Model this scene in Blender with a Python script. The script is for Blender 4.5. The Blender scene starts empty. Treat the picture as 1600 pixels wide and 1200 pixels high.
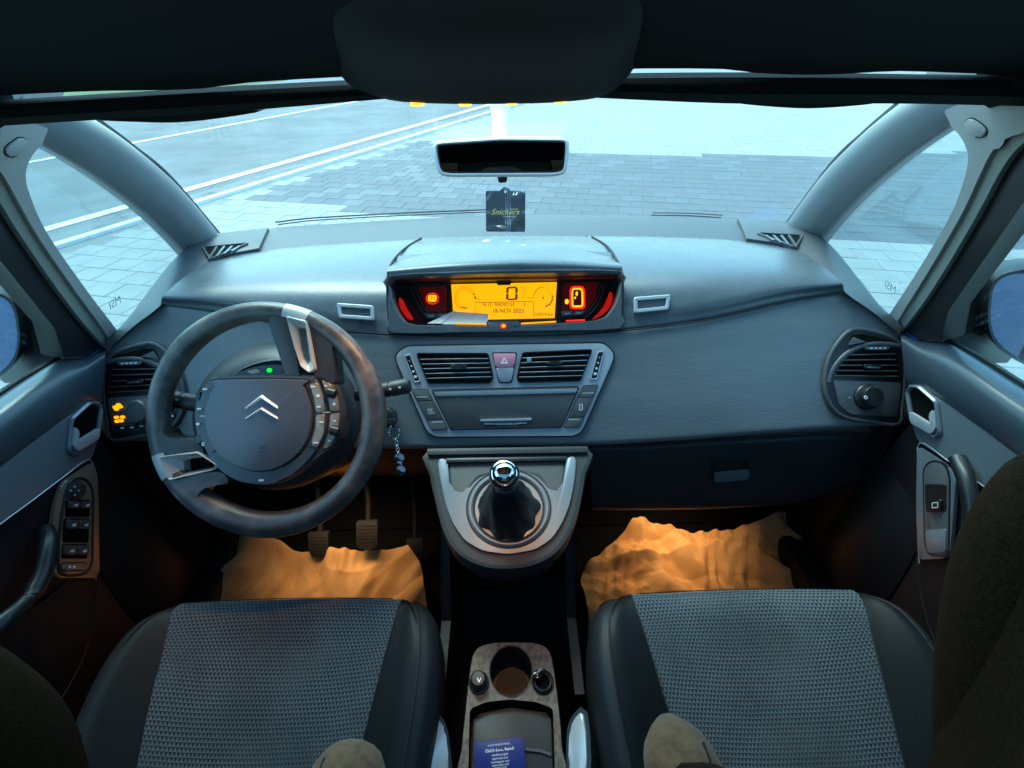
import bpy, bmesh, math, random
from mathutils import Vector, Matrix, noise
random.seed(7)
SC = bpy.context.scene
COL = SC.collection

# ------------------------------------------------------------------ camera
PITCH, ROLL, FPX = math.radians(37.0), math.radians(1.15), 740.0
CAM = Vector((0.014, 0.0, 1.10))
A0 = Vector((0, math.cos(PITCH), -math.sin(PITCH)))
U0 = Vector((0, math.sin(PITCH), math.cos(PITCH)))
R0 = Vector((1, 0, 0))
RV = R0 * math.cos(ROLL) - U0 * math.sin(ROLL)
UV_ = U0 * math.cos(ROLL) + R0 * math.sin(ROLL)
cam_data = bpy.data.cameras.new('camera')
cam_data.sensor_width = 36.0
cam_data.lens = FPX / 1600 * 36.0
cam_data.clip_start = 0.02
cam_data.clip_end = 400
cam = bpy.data.objects.new('camera', cam_data)
COL.objects.link(cam)
cam.matrix_world = Matrix(((RV.x, UV_.x, -A0.x, CAM.x), (RV.y, UV_.y, -A0.y, CAM.y),
                           (RV.z, UV_.z, -A0.z, CAM.z), (0, 0, 0, 1)))
SC.camera = cam

# ------------------------------------------------------------------ sky, sun, exposure
SUN_EL, SUN_AZ = math.radians(58), math.radians(-25)     # azimuth from +Y towards +X
world = bpy.data.worlds.new('World'); SC.world = world; world.use_nodes = True
wn, wl = world.node_tree.nodes, world.node_tree.links
bg = wn['Background']
sky = wn.new('ShaderNodeTexSky'); sky.sky_type = 'NISHITA'; sky.sun_disc = False
sky.sun_elevation = SUN_EL; sky.sun_rotation = SUN_AZ
sky.air_density = 1.0; sky.dust_density = 2.0; sky.ozone_density = 1.5
tint = wn.new('ShaderNodeMixRGB'); tint.blend_type = 'MULTIPLY'; tint.inputs[0].default_value = 1.0
tint.inputs[2].default_value = (0.52, 0.88, 0.88, 1)
wl.new(sky.outputs[0], tint.inputs[1]); wl.new(tint.outputs[0], bg.inputs[0])
bg.inputs[1].default_value = 0.15
sun_d = bpy.data.lights.new('sun', 'SUN'); sun_d.energy = 0.55; sun_d.angle = math.radians(25)
sun_d.color = (0.80, 1.0, 0.98)
sun = bpy.data.objects.new('sun', sun_d); COL.objects.link(sun)
sdir = Vector((math.sin(SUN_AZ) * math.cos(SUN_EL), math.cos(SUN_AZ) * math.cos(SUN_EL), math.sin(SUN_EL)))
sun.rotation_euler = sdir.to_track_quat('Z', 'Y').to_euler()
sun.location = (2, 4, 6)
vs = SC.view_settings
vs.view_transform = 'Standard'; vs.look = 'None'; vs.gamma = 1.0; vs.exposure = 2.35
vs.use_curve_mapping = False
SC.cycles.use_denoising = True
SC.cycles.max_bounces = 8
SC.cycles.transparent_max_bounces = 16
SC.cycles.sample_clamp_indirect = 4.0

# ------------------------------------------------------------------ helpers
def ray(px, py):
    return A0 + RV * ((px - 800) / FPX) + UV_ * ((600 - py) / FPX)
def at(px, py, X=None, Y=None, Z=None, d=None):
    r = ray(px, py)
    if X is not None: d = (X - CAM.x) / r.x
    elif Y is not None: d = (Y - CAM.y) / r.y
    elif Z is not None: d = (Z - CAM.z) / r.z
    return CAM + r * d
def on(px, py, pl, off=0.0):
    p0, n = pl
    r = ray(px, py)
    return CAM + r * (n.dot(p0 + n * off - CAM) / n.dot(r))
def ons(pts, pl, off=0.0): return [on(x, y, pl, off) for x, y in pts]
def proj(p):
    v = p - CAM; d = v.dot(A0)
    return 800 + FPX * v.dot(RV) / d, 600 - FPX * v.dot(UV_) / d, d
def mir(p): return Vector((-p.x, p.y, p.z))
def mirs(ps): return [mir(p) for p in ps][::-1]
def plane3(a, b, c):
    n = (b - a).cross(c - a).normalized()
    if n.dot(CAM - a) < 0: n = -n
    return (a.copy(), n)
def mplane(pl): return (mir(pl[0]), mir(pl[1]))

def tag(o, label=None, cat=None, group=None, kind=None):
    if label: o['label'] = label
    if cat: o['category'] = cat
    if group: o['group'] = group
    if kind: o['kind'] = kind
    return o
def thing(name, loc, label, cat, group=None):
    o = bpy.data.objects.new(name, None); COL.objects.link(o)
    o.empty_display_size = 0.05
    o.location = loc
    return tag(o, label, cat, group)
def origin_of(o):
    v = Vector((0, 0, 0))
    while o is not None:
        v += o.location; o = o.parent
    return v
def build(name, verts, faces, mat, parent=None, smooth=False, uvs=None):
    verts = [Vector(v) for v in verts]
    if parent is not None:
        base = origin_of(parent); loc = Vector((0, 0, 0))
    else:
        n = len(verts)
        base = Vector((sum(v.x for v in verts) / n, sum(v.y for v in verts) / n, min(v.z for v in verts)))
        loc = base
    me = bpy.data.meshes.new(name)
    me.from_pydata([v - base for v in verts], [], faces)
    if uvs:
        uvl = me.uv_layers.new(name='UVMap')
        for lp in me.loops: uvl.data[lp.index].uv = uvs[lp.vertex_index]
    if smooth:
        me.polygons.foreach_set('use_smooth', [True] * len(me.polygons))
    me.update()
    if mat: me.materials.append(MAT[mat] if isinstance(mat, str) else mat)
    o = bpy.data.objects.new(name, me); COL.objects.link(o)
    o.location = loc
    if parent is not None: o.parent = parent
    return o

def cr(p0, p1, p2, p3, t):
    return 0.5 * ((2 * p1) + (p2 - p0) * t + (2 * p0 - 5 * p1 + 4 * p2 - p3) * t * t + (3 * p1 - p0 - 3 * p2 + p3) * t ** 3)
def spline(pts, n, closed=False):
    """Catmull-Rom through pts, n samples per span"""
    out = []; m = len(pts)
    spans = m if closed else m - 1
    for i in range(spans):
        if closed: a, b, c, d = pts[(i - 1) % m], pts[i], pts[(i + 1) % m], pts[(i + 2) % m]
        else:
            b, c = pts[i], pts[i + 1]
            a = pts[i - 1] if i > 0 else b * 2 - c
            d = pts[i + 2] if i + 2 < m else c * 2 - b
        for k in range(n): out.append(cr(a, b, c, d, k / n))
    if not closed: out.append(pts[-1].copy())
    return out
def rnd(pts, r, n=4):
    """round the corners of a closed polygon"""
    out = []; m = len(pts)
    for i in range(m):
        p, a, b = pts[i], pts[i - 1], pts[(i + 1) % m]
        ra = min(r, (a - p).length * 0.45); rb = min(r, (b - p).length * 0.45)
        s = p + (a - p).normalized() * ra; e = p + (b - p).normalized() * rb
        for k in range(n + 1):
            t = k / n
            out.append(s * (1 - t) ** 2 + p * 2 * t * (1 - t) + e * t * t)
    return out
def inset(pts, n, dist):
    m = len(pts)
    c = Vector((0, 0, 0))
    area = Vector((0, 0, 0))
    for i in range(m): area += pts[i].cross(pts[(i + 1) % m])
    s = 1 if area.dot(n) > 0 else -1
    out = []
    for i in range(m):
        a, p, b = pts[i - 1], pts[i], pts[(i + 1) % m]
        e1 = (p - a); e2 = (b - p)
        if e1.length < 1e-7: e1 = e2
        if e2.length < 1e-7: e2 = e1
        e1.normalize(); e2.normalize()
        n1 = n.cross(e1) * s; n2 = n.cross(e2) * s
        q = (n1 + n2)
        if q.length < 1e-6: q = n1
        q.normalize()
        k = max(0.5, q.dot(n1))
        out.append(p + q * (dist / k))
    return out
def slab(name, pts, n, h0, h1, mat, parent=None, bevel=0.0, smooth=True, seg=2):
    """prism over a closed outline, from h0 to h1 along n, rounded front edge"""
    bm = bmesh.new()
    lo = [bm.verts.new(p + n * h0) for p in pts]
    hi = [bm.verts.new(p + n * h1) for p in pts]
    m = len(pts)
    area = Vector((0, 0, 0))
    for i in range(m): area += (pts[i] - pts[0]).cross(pts[(i + 1) % m] - pts[0])
    flip = area.dot(n) < 0
    top = bm.faces.new(hi[::-1] if flip else hi)
    bm.faces.new(lo if flip else lo[::-1])
    for i in range(m):
        j = (i + 1) % m
        f = [lo[i], lo[j], hi[j], hi[i]]
        bm.faces.new(f[::-1] if flip else f)
    if bevel > 0:
        bmesh.ops.bevel(bm, geom=list(top.edges), offset=bevel, segments=seg, profile=0.5, affect='EDGES', clamp_overlap=True)
    bmesh.ops.triangulate(bm, faces=[f for f in bm.faces if len(f.verts) > 4], ngon_method='EAR_CLIP')
    bm.normal_update()
    bm.verts.index_update()
    vs_ = [v.co.copy() for v in bm.verts]
    fs = [[v.index for v in f.verts] for f in bm.faces]
    bm.free()
    o = build(name, vs_, fs, mat, parent)
    if smooth: sharp(o)
    return o
def sharp(o, ang=38):
    me = o.data
    me.polygons.foreach_set('use_smooth', [True] * len(me.polygons))
    me.set_sharp_from_angle(angle=math.radians(ang))
def ring(name, outer, inner, n, h0, h1, mat, parent=None, hin=None, bevel=0.0):
    """frame between two outlines of the same count"""
    m = len(outer)
    hin = h1 if hin is None else hin
    b = bevel
    loops = [[p + n * h0 for p in outer], [p + n * (h1 - b) for p in outer]]
    if b > 0:
        loops.append([p.lerp(q, min(0.4, b / max(1e-5, (p - q).length))) + n * h1 for p, q in zip(outer, inner)])
        loops.append([q.lerp(p, min(0.4, b / max(1e-5, (p - q).length))) + n * hin for p, q in zip(outer, inner)])
    loops.append([q + n * (hin - b) for q in inner]); loops.append([q + n * h0 for q in inner])
    vs_ = [v for l in loops for v in l]; fs = []
    for a in range(len(loops) - 1):
        for i in range(m):
            j = (i + 1) % m
            fs.append((a * m + i, a * m + j, (a + 1) * m + j, (a + 1) * m + i))
    o = build(name, vs_, fs, mat, parent); sharp(o); return o
def loft(name, loops, mat, parent=None, closed=True, cap0=False, cap1=False, ang=40):
    m = len(loops[0]); vs_ = [v for l in loops for v in l]; fs = []
    for a in range(len(loops) - 1):
        for i in range(m if closed else m - 1):
            j = (i + 1) % m
            fs.append((a * m + i, a * m + j, (a + 1) * m + j, (a + 1) * m + i))
    if cap0: fs.append(tuple(range(m))[::-1])
    if cap1: fs.append(tuple(range((len(loops) - 1) * m, len(loops) * m)))
    o = build(name, vs_, fs, mat, parent); sharp(o, ang); return o
def grid(name, rows, mat, parent=None, nu=6, nv=6, thick=0.0, disp=None, linear=False, ang=60):
    """smooth surface through a net of points, metric UVs"""
    if linear: rr = rows
    else: rr = [spline(r, nu) for r in rows]
    cols = list(zip(*rr))
    if not linear: cols = [spline(list(c), nv) for c in cols]
    H, W = len(cols[0]), len(cols)
    vs_, uvs = [], []
    mid = cols[W // 2]; midr = [c[H // 2] for c in cols]
    cu = [0.0]; cv = [0.0]
    for i in range(1, W): cu.append(cu[-1] + (midr[i] - midr[i - 1]).length)
    for j in range(1, H): cv.append(cv[-1] + (mid[j] - mid[j - 1]).length)
    for j in range(H):
        for i in range(W):
            p = cols[i][j].copy()
            vs_.append(p); uvs.append((cu[i], cv[j]))
    if disp: vs_ = [disp(p, i % W / (W - 1), (i // W) / (H - 1)) for i, p in enumerate(vs_)]
    fs = [(j * W + i, j * W + i + 1, (j + 1) * W + i + 1, (j + 1) * W + i) for j in range(H - 1) for i in range(W - 1)]
    o = build(name, vs_, fs, mat, parent, True, uvs)
    if thick:
        md = o.modifiers.new('thickness', 'SOLIDIFY'); md.thickness = thick; md.offset = 0
    return o
def tube(name, pts, r, mat, parent=None, seg=10, closed=False, flat=1.0, side=None, caps=True, rot=0.0):
    m = len(pts); loops = []
    up = side or Vector((0.13, 0.21, 0.97))
    for i in range(m):
        t = (pts[(i + 1) % m] - pts[i - 1]) if closed else (pts[min(i + 1, m - 1)] - pts[max(i - 1, 0)])
        t.normalize()
        a = up - t * up.dot(t); a.normalize(); b = t.cross(a)
        rr = r[i] if isinstance(r, (list, tuple)) else r
        loops.append([pts[i] + a * (rr * flat * math.cos(2 * math.pi * k / seg + rot)) + b * (rr * math.sin(2 * math.pi * k / seg + rot)) for k in range(seg)])
    if closed: loops.append(loops[0])
    o = loft(name, loops, mat, parent, True, caps and not closed, caps and not closed, 50)
    return o
def basis(n):
    a = Vector((1, 0, 0)) - n * n.x
    if a.length < 0.1: a = Vector((0, 1, 0)) - n * n.y
    a.normalize(); return a, n.cross(a)
def circ(c, n, r, k=24, ry=None):
    a, b = basis(n); ry = ry or r
    return [c + a * (r * math.cos(2 * math.pi * i / k)) + b * (ry * math.sin(2 * math.pi * i / k)) for i in range(k)]
def lathe(name, c, n, prof, mat, parent=None, k=24, cap0=True, cap1=True, ang=40):
    """prof: list of (radius, height along n)"""
    return loft(name, [circ(c + n * h, n, r, k) for r, h in prof], mat, parent, True, cap0, cap1, ang)
def pxring(cx, cy, rx, ry, k=40, a0=0, a1=360):
    full = abs(a1 - a0) >= 360
    q = k if full else k - 1
    return [(cx + rx * math.cos(math.radians(a0 + (a1 - a0) * i / q)), cy - ry * math.sin(math.radians(a0 + (a1 - a0) * i / q))) for i in range(k)]
def box(name, c, ax, ay, az, mat, parent=None, bevel=0.0):
    """box about c with half axes ax, ay, az (az is the front)"""
    pts = [c - ax - ay, c + ax - ay, c + ax + ay, c - ax + ay]
    return slab(name, pts, az.normalized(), -az.length, az.length, mat, parent, bevel)
def text(name, s, c, right, up, size, mat, parent, ext=0.0003, shear=0.0, bold=0.0, alignx='CENTER'):
    cu = bpy.data.curves.new(name, 'FONT'); cu.body = s; cu.size = 1.0
    cu.align_x = alignx; cu.align_y = 'CENTER'; cu.shear = shear; cu.offset = bold
    cu.resolution_u = 3
    t = bpy.data.objects.new(name, cu); COL.objects.link(t)
    dg = bpy.context.evaluated_depsgraph_get()
    me = bpy.data.meshes.new_from_object(t.evaluated_get(dg))
    vs_ = [v.co.copy() for v in me.vertices]; fs = [list(p.vertices) for p in me.polygons]
    bpy.data.objects.remove(t); bpy.data.curves.remove(cu); bpy.data.meshes.remove(me)
    n = right.cross(up)
    ww = [c + right * (v.x * size) + up * (v.y * size) + n * ext for v in vs_]
    return build(name, ww, fs, mat, parent)
def ptext(name, s, px, py, pl, off, hpx, mat, parent, right=None, **kw):
    """text whose cap height is about hpx pixels on a plane"""
    c = on(px, py, pl, off)
    e = on(px + 10, py - 10 * 0.0, pl, off) - c
    rt = right or e.normalized()
    up = pl[1].cross(rt).normalized()
    sz = (on(px, py - 10, pl, off) - c).length / 10 * hpx / 0.7
    return text(name, s, c, rt, up, sz, mat, parent, **kw)

# ------------------------------------------------------------------ materials
MAT = {}
def material(name, col, rough=0.5, metal=0.0, spec=0.5, bump=None, var=None, emit=None, estr=0.0, stretch=(1, 1, 1), coat=0.0, sheen=0.0, rvar=0.0, alpha=1.0):
    m = bpy.data.materials.new(name); m.use_nodes = True
    nt = m.node_tree; N, L = nt.nodes, nt.links
    b = N['Principled BSDF']
    b.inputs['Base Color'].default_value = (*col, 1); b.inputs['Roughness'].default_value = rough
    b.inputs['Metallic'].default_value = metal; b.inputs['Specular IOR Level'].default_value = spec
    b.inputs['Coat Weight'].default_value = coat; b.inputs['Sheen Weight'].default_value = sheen
    b.inputs['Alpha'].default_value = alpha
    if emit: b.inputs['Emission Color'].default_value = (*emit, 1); b.inputs['Emission Strength'].default_value = estr
    tc = N.new('ShaderNodeTexCoord'); mp = N.new('ShaderNodeMapping'); mp.inputs['Scale'].default_value = stretch
    L.new(tc.outputs['Object'], mp.inputs['Vector'])
    if bump:
        t = N.new('ShaderNodeTexNoise'); t.inputs['Scale'].default_value = bump[0]; t.inputs['Detail'].default_value = 4
        L.new(mp.outputs[0], t.inputs['Vector'])
        bp = N.new('ShaderNodeBump'); bp.inputs['Strength'].default_value = bump[1]; bp.inputs['Distance'].default_value = bump[2] if len(bump) > 2 else 0.001
        L.new(t.outputs['Fac'], bp.inputs['Height']); L.new(bp.outputs[0], b.inputs['Normal'])
    if var:      # (scale, other colour, low, high)
        t = N.new('ShaderNodeTexNoise'); t.inputs['Scale'].default_value = var[0]; t.inputs['Detail'].default_value = 5
        t.inputs['Roughness'].default_value = 0.6
        L.new(mp.outputs[0], t.inputs['Vector'])
        r = N.new('ShaderNodeMapRange'); r.inputs['From Min'].default_value = var[2]; r.inputs['From Max'].default_value = var[3]
        L.new(t.outputs['Fac'], r.inputs['Value'])
        mx = N.new('ShaderNodeMixRGB'); mx.inputs[1].default_value = (*col, 1); mx.inputs[2].default_value = (*var[1], 1)
        L.new(r.outputs[0], mx.inputs[0]); L.new(mx.outputs[0], b.inputs['Base Color'])
        if rvar:
            ma = N.new('ShaderNodeMath'); ma.operation = 'MULTIPLY_ADD'; ma.inputs[1].default_value = rvar; ma.inputs[2].default_value = rough
            L.new(r.outputs[0], ma.inputs[0]); L.new(ma.outputs[0], b.inputs['Roughness'])
    MAT[name] = m
    return m
material('dash_pad', (0.085, 0.10, 0.113), 0.27, bump=(420, 0.4, 0.0009), var=(22, (0.098, 0.114, 0.127), 0.4, 0.75), rvar=0.1)
material('dash_fascia', (0.14, 0.157, 0.168), 0.29, bump=(260, 0.32, 0.0012), var=(18, (0.175, 0.19, 0.2), 0.4, 0.75), stretch=(0.25, 1, 2.2), rvar=0.12)
material('dash_shelf', (0.06, 0.066, 0.072), 0.5, bump=(900, 0.2, 0.0006))
material('panel_grey', (0.40, 0.42, 0.45), 0.34, 0.25, bump=(1500, 0.06, 0.0003), var=(14, (0.35, 0.365, 0.39), 0.4, 0.7))
material('lid_grey', (0.10, 0.10, 0.10), 0.4, 0.2, bump=(1300, 0.15, 0.0004))
material('button_grey', (0.11, 0.11, 0.113), 0.42, bump=(1300, 0.1, 0.0004))
material('black_plastic', (0.014, 0.015, 0.016), 0.38, bump=(1100, 0.12, 0.0004))
material('black_gloss', (0.008, 0.008, 0.009), 0.12)
material('black_void', (0.004, 0.004, 0.004), 0.9, spec=0.1)
material('dark_plastic', (0.028, 0.030, 0.033), 0.5, bump=(1000, 0.25, 0.0006), var=(9, (0.036, 0.037, 0.04), 0.4, 0.7))
material('module_grey', (0.075, 0.08, 0.085), 0.42, bump=(1000, 0.2, 0.0005))
material('emblem', (0.9, 0.91, 0.93), 0.2, 0.2)
material('header_black', (0.012, 0.014, 0.015), 0.9, spec=0.05, bump=(600, 0.4, 0.001))
material('carpet', (0.005, 0.005, 0.006), 0.95, spec=0.1, bump=(700, 0.8, 0.003))
material('silver_plastic', (0.25, 0.28, 0.32), 0.3, 0.35, bump=(1600, 0.05, 0.0003), var=(25, (0.21, 0.235, 0.27), 0.45, 0.75), rvar=0.08)
material('satin_frame', (0.6, 0.62, 0.64), 0.32, 0.3)
material('chrome', (0.85, 0.81, 0.77), 0.08, 1.0)
material('chrome_dark', (0.5, 0.47, 0.44), 0.12, 1.0, var=(60, (0.25, 0.25, 0.26), 0.4, 0.7))
material('rim_leather', (0.05, 0.05, 0.051), 0.28, bump=(650, 0.45, 0.001), var=(22, (0.14, 0.12, 0.108), 0.44, 0.66), rvar=0.12)
material('spoke_plastic', (0.03, 0.031, 0.033), 0.42, bump=(900, 0.2, 0.0006))
material('spoke_silver', (0.46, 0.45, 0.43), 0.4, 0.1, bump=(1500, 0.05, 0.0003))
material('hub_plastic', (0.082, 0.092, 0.108), 0.3, 0.15, bump=(1200, 0.14, 0.0004))
material('hub_ring', (0.065, 0.07, 0.076), 0.3, 0.1, bump=(1200, 0.1, 0.0004))
material('pillar_trim', (0.185, 0.212, 0.235), 0.34, bump=(700, 0.25, 0.0008), var=(10, (0.165, 0.19, 0.21), 0.4, 0.7))
material('pillar_light', (0.36, 0.35, 0.34), 0.6, bump=(700, 0.25, 0.0008))
material('seal_beige', (0.27, 0.28, 0.25), 0.7, bump=(500, 0.3, 0.001))
material('headliner', (0.016, 0.021, 0.021), 0.95, spec=0.1, bump=(600, 0.5, 0.001))
material('roof_console', (0.022, 0.029, 0.030), 0.75, spec=0.15, bump=(900, 0.2, 0.0006))
material('mirror_grey', (0.82, 0.82, 0.8), 0.42)
material('mirror_glass', (0.42, 0.45, 0.48), 0.02, 1.0)
material('rubber', (0.012, 0.012, 0.013), 0.7)
material('door_pad', (0.045, 0.062, 0.076), 0.3, bump=(900, 0.25, 0.0006), var=(8, (0.055, 0.072, 0.088), 0.4, 0.7))
material('door_trim', (0.21, 0.245, 0.275), 0.34, 0.4, bump=(1500, 0.06, 0.0003))
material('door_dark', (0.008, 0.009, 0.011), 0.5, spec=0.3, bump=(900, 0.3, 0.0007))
material('switch_bronze', (0.33, 0.26, 0.19), 0.32, 0.45)
material('blue_paint', (0.008, 0.17, 0.55), 0.25, 0.3, coat=1.0)
material('seat_vinyl', (0.008, 0.009, 0.010), 0.5, spec=0.22, bump=(500, 0.3, 0.0008))
material('seat_side', (0.018, 0.020, 0.023), 0.5, spec=0.4, bump=(700, 0.3, 0.0008))
material('brown_fabric', (0.042, 0.018, 0.006), 0.95, spec=0.15, bump=(380, 0.7, 0.002), var=(200, (0.018, 0.009, 0.003), 0.4, 0.65), sheen=0.0)
material('armrest_brown', (0.34, 0.155, 0.07), 0.9, spec=0.2, bump=(600, 0.5, 0.0012), var=(90, (0.22, 0.095, 0.042), 0.4, 0.65), sheen=0.2)
material('kraft', (0.50, 0.28, 0.11), 0.72, spec=0.3, bump=(60, 0.25, 0.002), var=(14, (0.40, 0.21, 0.075), 0.38, 0.68))
material('boot_leather', (0.006, 0.006, 0.007), 0.38, bump=(60, 0.4, 0.003))
material('steel_worn', (0.30, 0.29, 0.28), 0.4, 0.9, var=(80, (0.1, 0.09, 0.08), 0.4, 0.7))
material('pedal_rubber', (0.010, 0.010, 0.010), 0.6, spec=0.2)
material('hazard_pink', (0.78, 0.27, 0.34), 0.4)
material('white_mark', (0.85, 0.85, 0.85), 0.5)
material('dim_mark', (0.5, 0.52, 0.52), 0.5)
material('red_mark', (0.6, 0.03, 0.03), 0.5)
material('card_white', (0.62, 0.58, 0.55), 0.6, var=(60, (0.55, 0.51, 0.48), 0.4, 0.7))
material('freshener_black', (0.008, 0.009, 0.011), 0.3)
material('gold_print', (0.75, 0.48, 0.08), 0.4)
material('booklet_blue', (0.006, 0.018, 0.16), 0.45, bump=(700, 0.3, 0.0006))
material('cup_brown', (0.17, 0.13, 0.10), 0.45, bump=(800, 0.5, 0.0008), var=(120, (0.075, 0.058, 0.047), 0.45, 0.6))
material('lcd_amber', (0.02, 0.01, 0.0), 0.4, emit=(1.0, 0.43, 0.0), estr=0.25)
material('lcd_dark', (0.05, 0.015, 0.0), 0.6, emit=(0.25, 0.08, 0.0), estr=0.05)
material('lcd_faint', (0.3, 0.12, 0.0), 0.6, emit=(1.0, 0.2, 0.0), estr=0.05)
material('amber_lamp', (0.3, 0.1, 0.0), 0.5, emit=(1.0, 0.36, 0.03), estr=0.8)
material('amber_icon', (0.3, 0.1, 0.0), 0.5, emit=(1.0, 0.3, 0.0), estr=0.4)
material('yellow_icon', (0.3, 0.2, 0.0), 0.5, emit=(1.0, 0.5, 0.0), estr=0.28)
material('red_icon', (0.3, 0.0, 0.0), 0.5, emit=(1.0, 0.02, 0.01), estr=0.22)
material('red_glow', (0.12, 0.0, 0.0), 0.5, emit=(1.0, 0.01, 0.0), estr=0.08)
material('red_window', (0.05, 0.003, 0.003), 0.35, emit=(1.0, 0.01, 0.0), estr=0.006)
material('green_led', (0, 0.3, 0), 0.5, emit=(0.0, 1.0, 0.03), estr=0.25)
material('bench_fabric', (0.03, 0.032, 0.04), 0.9)
def glass(name, tintc, fac, dusty=0.0):
    m = bpy.data.materials.new(name); m.use_nodes = True
    N, L = m.node_tree.nodes, m.node_tree.links
    N.remove(N['Principled BSDF'])
    tr = N.new('ShaderNodeBsdfTransparent'); tr.inputs[0].default_value = (*tintc, 1)
    gl = N.new('ShaderNodeBsdfGlossy'); gl.inputs['Roughness'].default_value = 0.02
    fr = N.new('ShaderNodeFresnel'); fr.inputs[0].default_value = 1.45
    mu = N.new('ShaderNodeMath'); mu.operation = 'MULTIPLY'; mu.inputs[1].default_value = fac
    mx = N.new('ShaderNodeMixShader')
    L.new(fr.outputs[0], mu.inputs[0]); L.new(mu.outputs[0], mx.inputs[0])
    L.new(tr.outputs[0], mx.inputs[1]); L.new(gl.outputs[0], mx.inputs[2])
    if dusty:
        df = N.new('ShaderNodeBsdfDiffuse'); df.inputs[0].default_value = (0.8, 0.8, 0.8, 1)
        tc = N.new('ShaderNodeTexCoord'); nz = N.new('ShaderNodeTexNoise'); nz.inputs['Scale'].default_value = 5; nz.inputs['Detail'].default_value = 8; nz.inputs['Distortion'].default_value = 1.5
        mr = N.new('ShaderNodeMapRange'); mr.inputs['From Min'].default_value = 0.42; mr.inputs['From Max'].default_value = 0.8; mr.inputs['To Max'].default_value = dusty
        m3 = N.new('ShaderNodeMixShader')
        L.new(tc.outputs['Object'], nz.inputs['Vector']); L.new(nz.outputs[0], mr.inputs['Value']); L.new(mr.outputs[0], m3.inputs[0])
        L.new(mx.outputs[0], m3.inputs[1]); L.new(df.outputs[0], m3.inputs[2]); mx = m3
    L.new(mx.outputs[0], N['Material Output'].inputs['Surface'])
    MAT[name] = m
glass('windscreen_glass', (0.92, 0.98, 0.98), 0.8, 0.07)
glass('window_glass', (0.86, 0.95, 0.96), 0.3)
glass('roof_tint', (0.30, 0.33, 0.345), 0.6)
glass('wrapper_film', (0.97, 0.98, 0.99), 0.45)
def fabric_material():
    m = bpy.data.materials.new('seat_fabric'); m.use_nodes = True
    N, L = m.node_tree.nodes, m.node_tree.links
    b = N['Principled BSDF']; b.inputs['Roughness'].default_value = 0.85; b.inputs['Specular IOR Level'].default_value = 0.25
    b.inputs['Sheen Weight'].default_value = 0.25
    uv = N.new('ShaderNodeUVMap'); sp = N.new('ShaderNodeSeparateXYZ'); L.new(uv.outputs[0], sp.inputs[0])
    def mth(op, a, bb=None, c=None):
        n = N.new('ShaderNodeMath'); n.operation = op
        for i, v in enumerate((a, bb, c)):
            if v is None: continue
            if isinstance(v, (int, float)): n.inputs[i].default_value = v
            else: L.new(v, n.inputs[i])
        return n.outputs[0]
    S = 1 / 0.0062
    y = mth('MULTIPLY', sp.outputs[1], S * 1.1); x = mth('MULTIPLY', sp.outputs[0], S)
    row = mth('FLOOR', y); fy = mth('FRACT', y)
    xs = mth('ADD', x, mth('MULTIPLY', row, 0.5)); fx = mth('FRACT', xs)
    tri = mth('ABSOLUTE', mth('SUBTRACT', fx, 0.5))           # 0 mid .. 0.5 edge
    edge = mth('SUBTRACT', mth('MULTIPLY', mth('SUBTRACT', 1.0, fy), 0.5), tri)   # >0 inside the triangle
    r = N.new('ShaderNodeMapRange'); r.inputs['From Min'].default_value = -0.06; r.inputs['From Max'].default_value = 0.08
    L.new(edge, r.inputs['Value'])
    nz = N.new('ShaderNodeTexNoise'); nz.inputs['Scale'].default_value = 1500; L.new(uv.outputs[0], nz.inputs['Vector'])
    nz2 = N.new('ShaderNodeTexNoise'); nz2.inputs['Scale'].default_value = 9; nz2.inputs['Detail'].default_value = 5; L.new(uv.outputs[0], nz2.inputs['Vector'])
    r2 = N.new('ShaderNodeMapRange'); r2.inputs['From Min'].default_value = 0.35; r2.inputs['From Max'].default_value = 0.7
    r2.inputs['To Min'].default_value = 1.0; r2.inputs['To Max'].default_value = 0.55; L.new(nz2.outputs[0], r2.inputs['Value'])
    fac = mth('MULTIPLY', r.outputs[0], r2.outputs[0])
    mx = N.new('ShaderNodeMixRGB'); mx.inputs[1].default_value = (0.024, 0.028, 0.034, 1); mx.inputs[2].default_value = (0.185, 0.213, 0.25, 1)
    L.new(fac, mx.inputs[0])
    nz3 = N.new('ShaderNodeTexNoise'); nz3.inputs['Scale'].default_value = 6; nz3.inputs['Detail'].default_value = 6; nz3.inputs['Roughness'].default_value = 0.65
    mp3 = N.new('ShaderNodeMapping'); mp3.inputs['Location'].default_value = (3.7, 1.9, 0); L.new(uv.outputs[0], mp3.inputs['Vector']); L.new(mp3.outputs[0], nz3.inputs['Vector'])
    r3 = N.new('ShaderNodeMapRange'); r3.inputs['From Min'].default_value = 0.52; r3.inputs['From Max'].default_value = 0.75; r3.inputs['To Max'].default_value = 0.35; L.new(nz3.outputs[0], r3.inputs['Value'])
    dust = N.new('ShaderNodeMixRGB'); dust.inputs[2].default_value = (0.17, 0.175, 0.18, 1); L.new(r3.outputs[0], dust.inputs[0]); L.new(mx.outputs[0], dust.inputs[1]); mx = dust
    mx2 = N.new('ShaderNodeMixRGB'); mx2.blend_type = 'MULTIPLY'; mx2.inputs[0].default_value = 0.7
    L.new(mx.outputs[0], mx2.inputs[1]); L.new(nz.outputs[0], mx2.inputs[2])
    L.new(mx2.outputs[0], b.inputs['Base Color'])
    bp = N.new('ShaderNodeBump'); bp.inputs['Strength'].default_value = 0.6; bp.inputs['Distance'].default_value = 0.0015
    L.new(mth('ADD', r.outputs[0], mth('MULTIPLY', nz.outputs[0], 0.5)), bp.inputs['Height']); L.new(bp.outputs[0], b.inputs['Normal'])
    MAT['seat_fabric'] = m
fabric_material()
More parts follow.
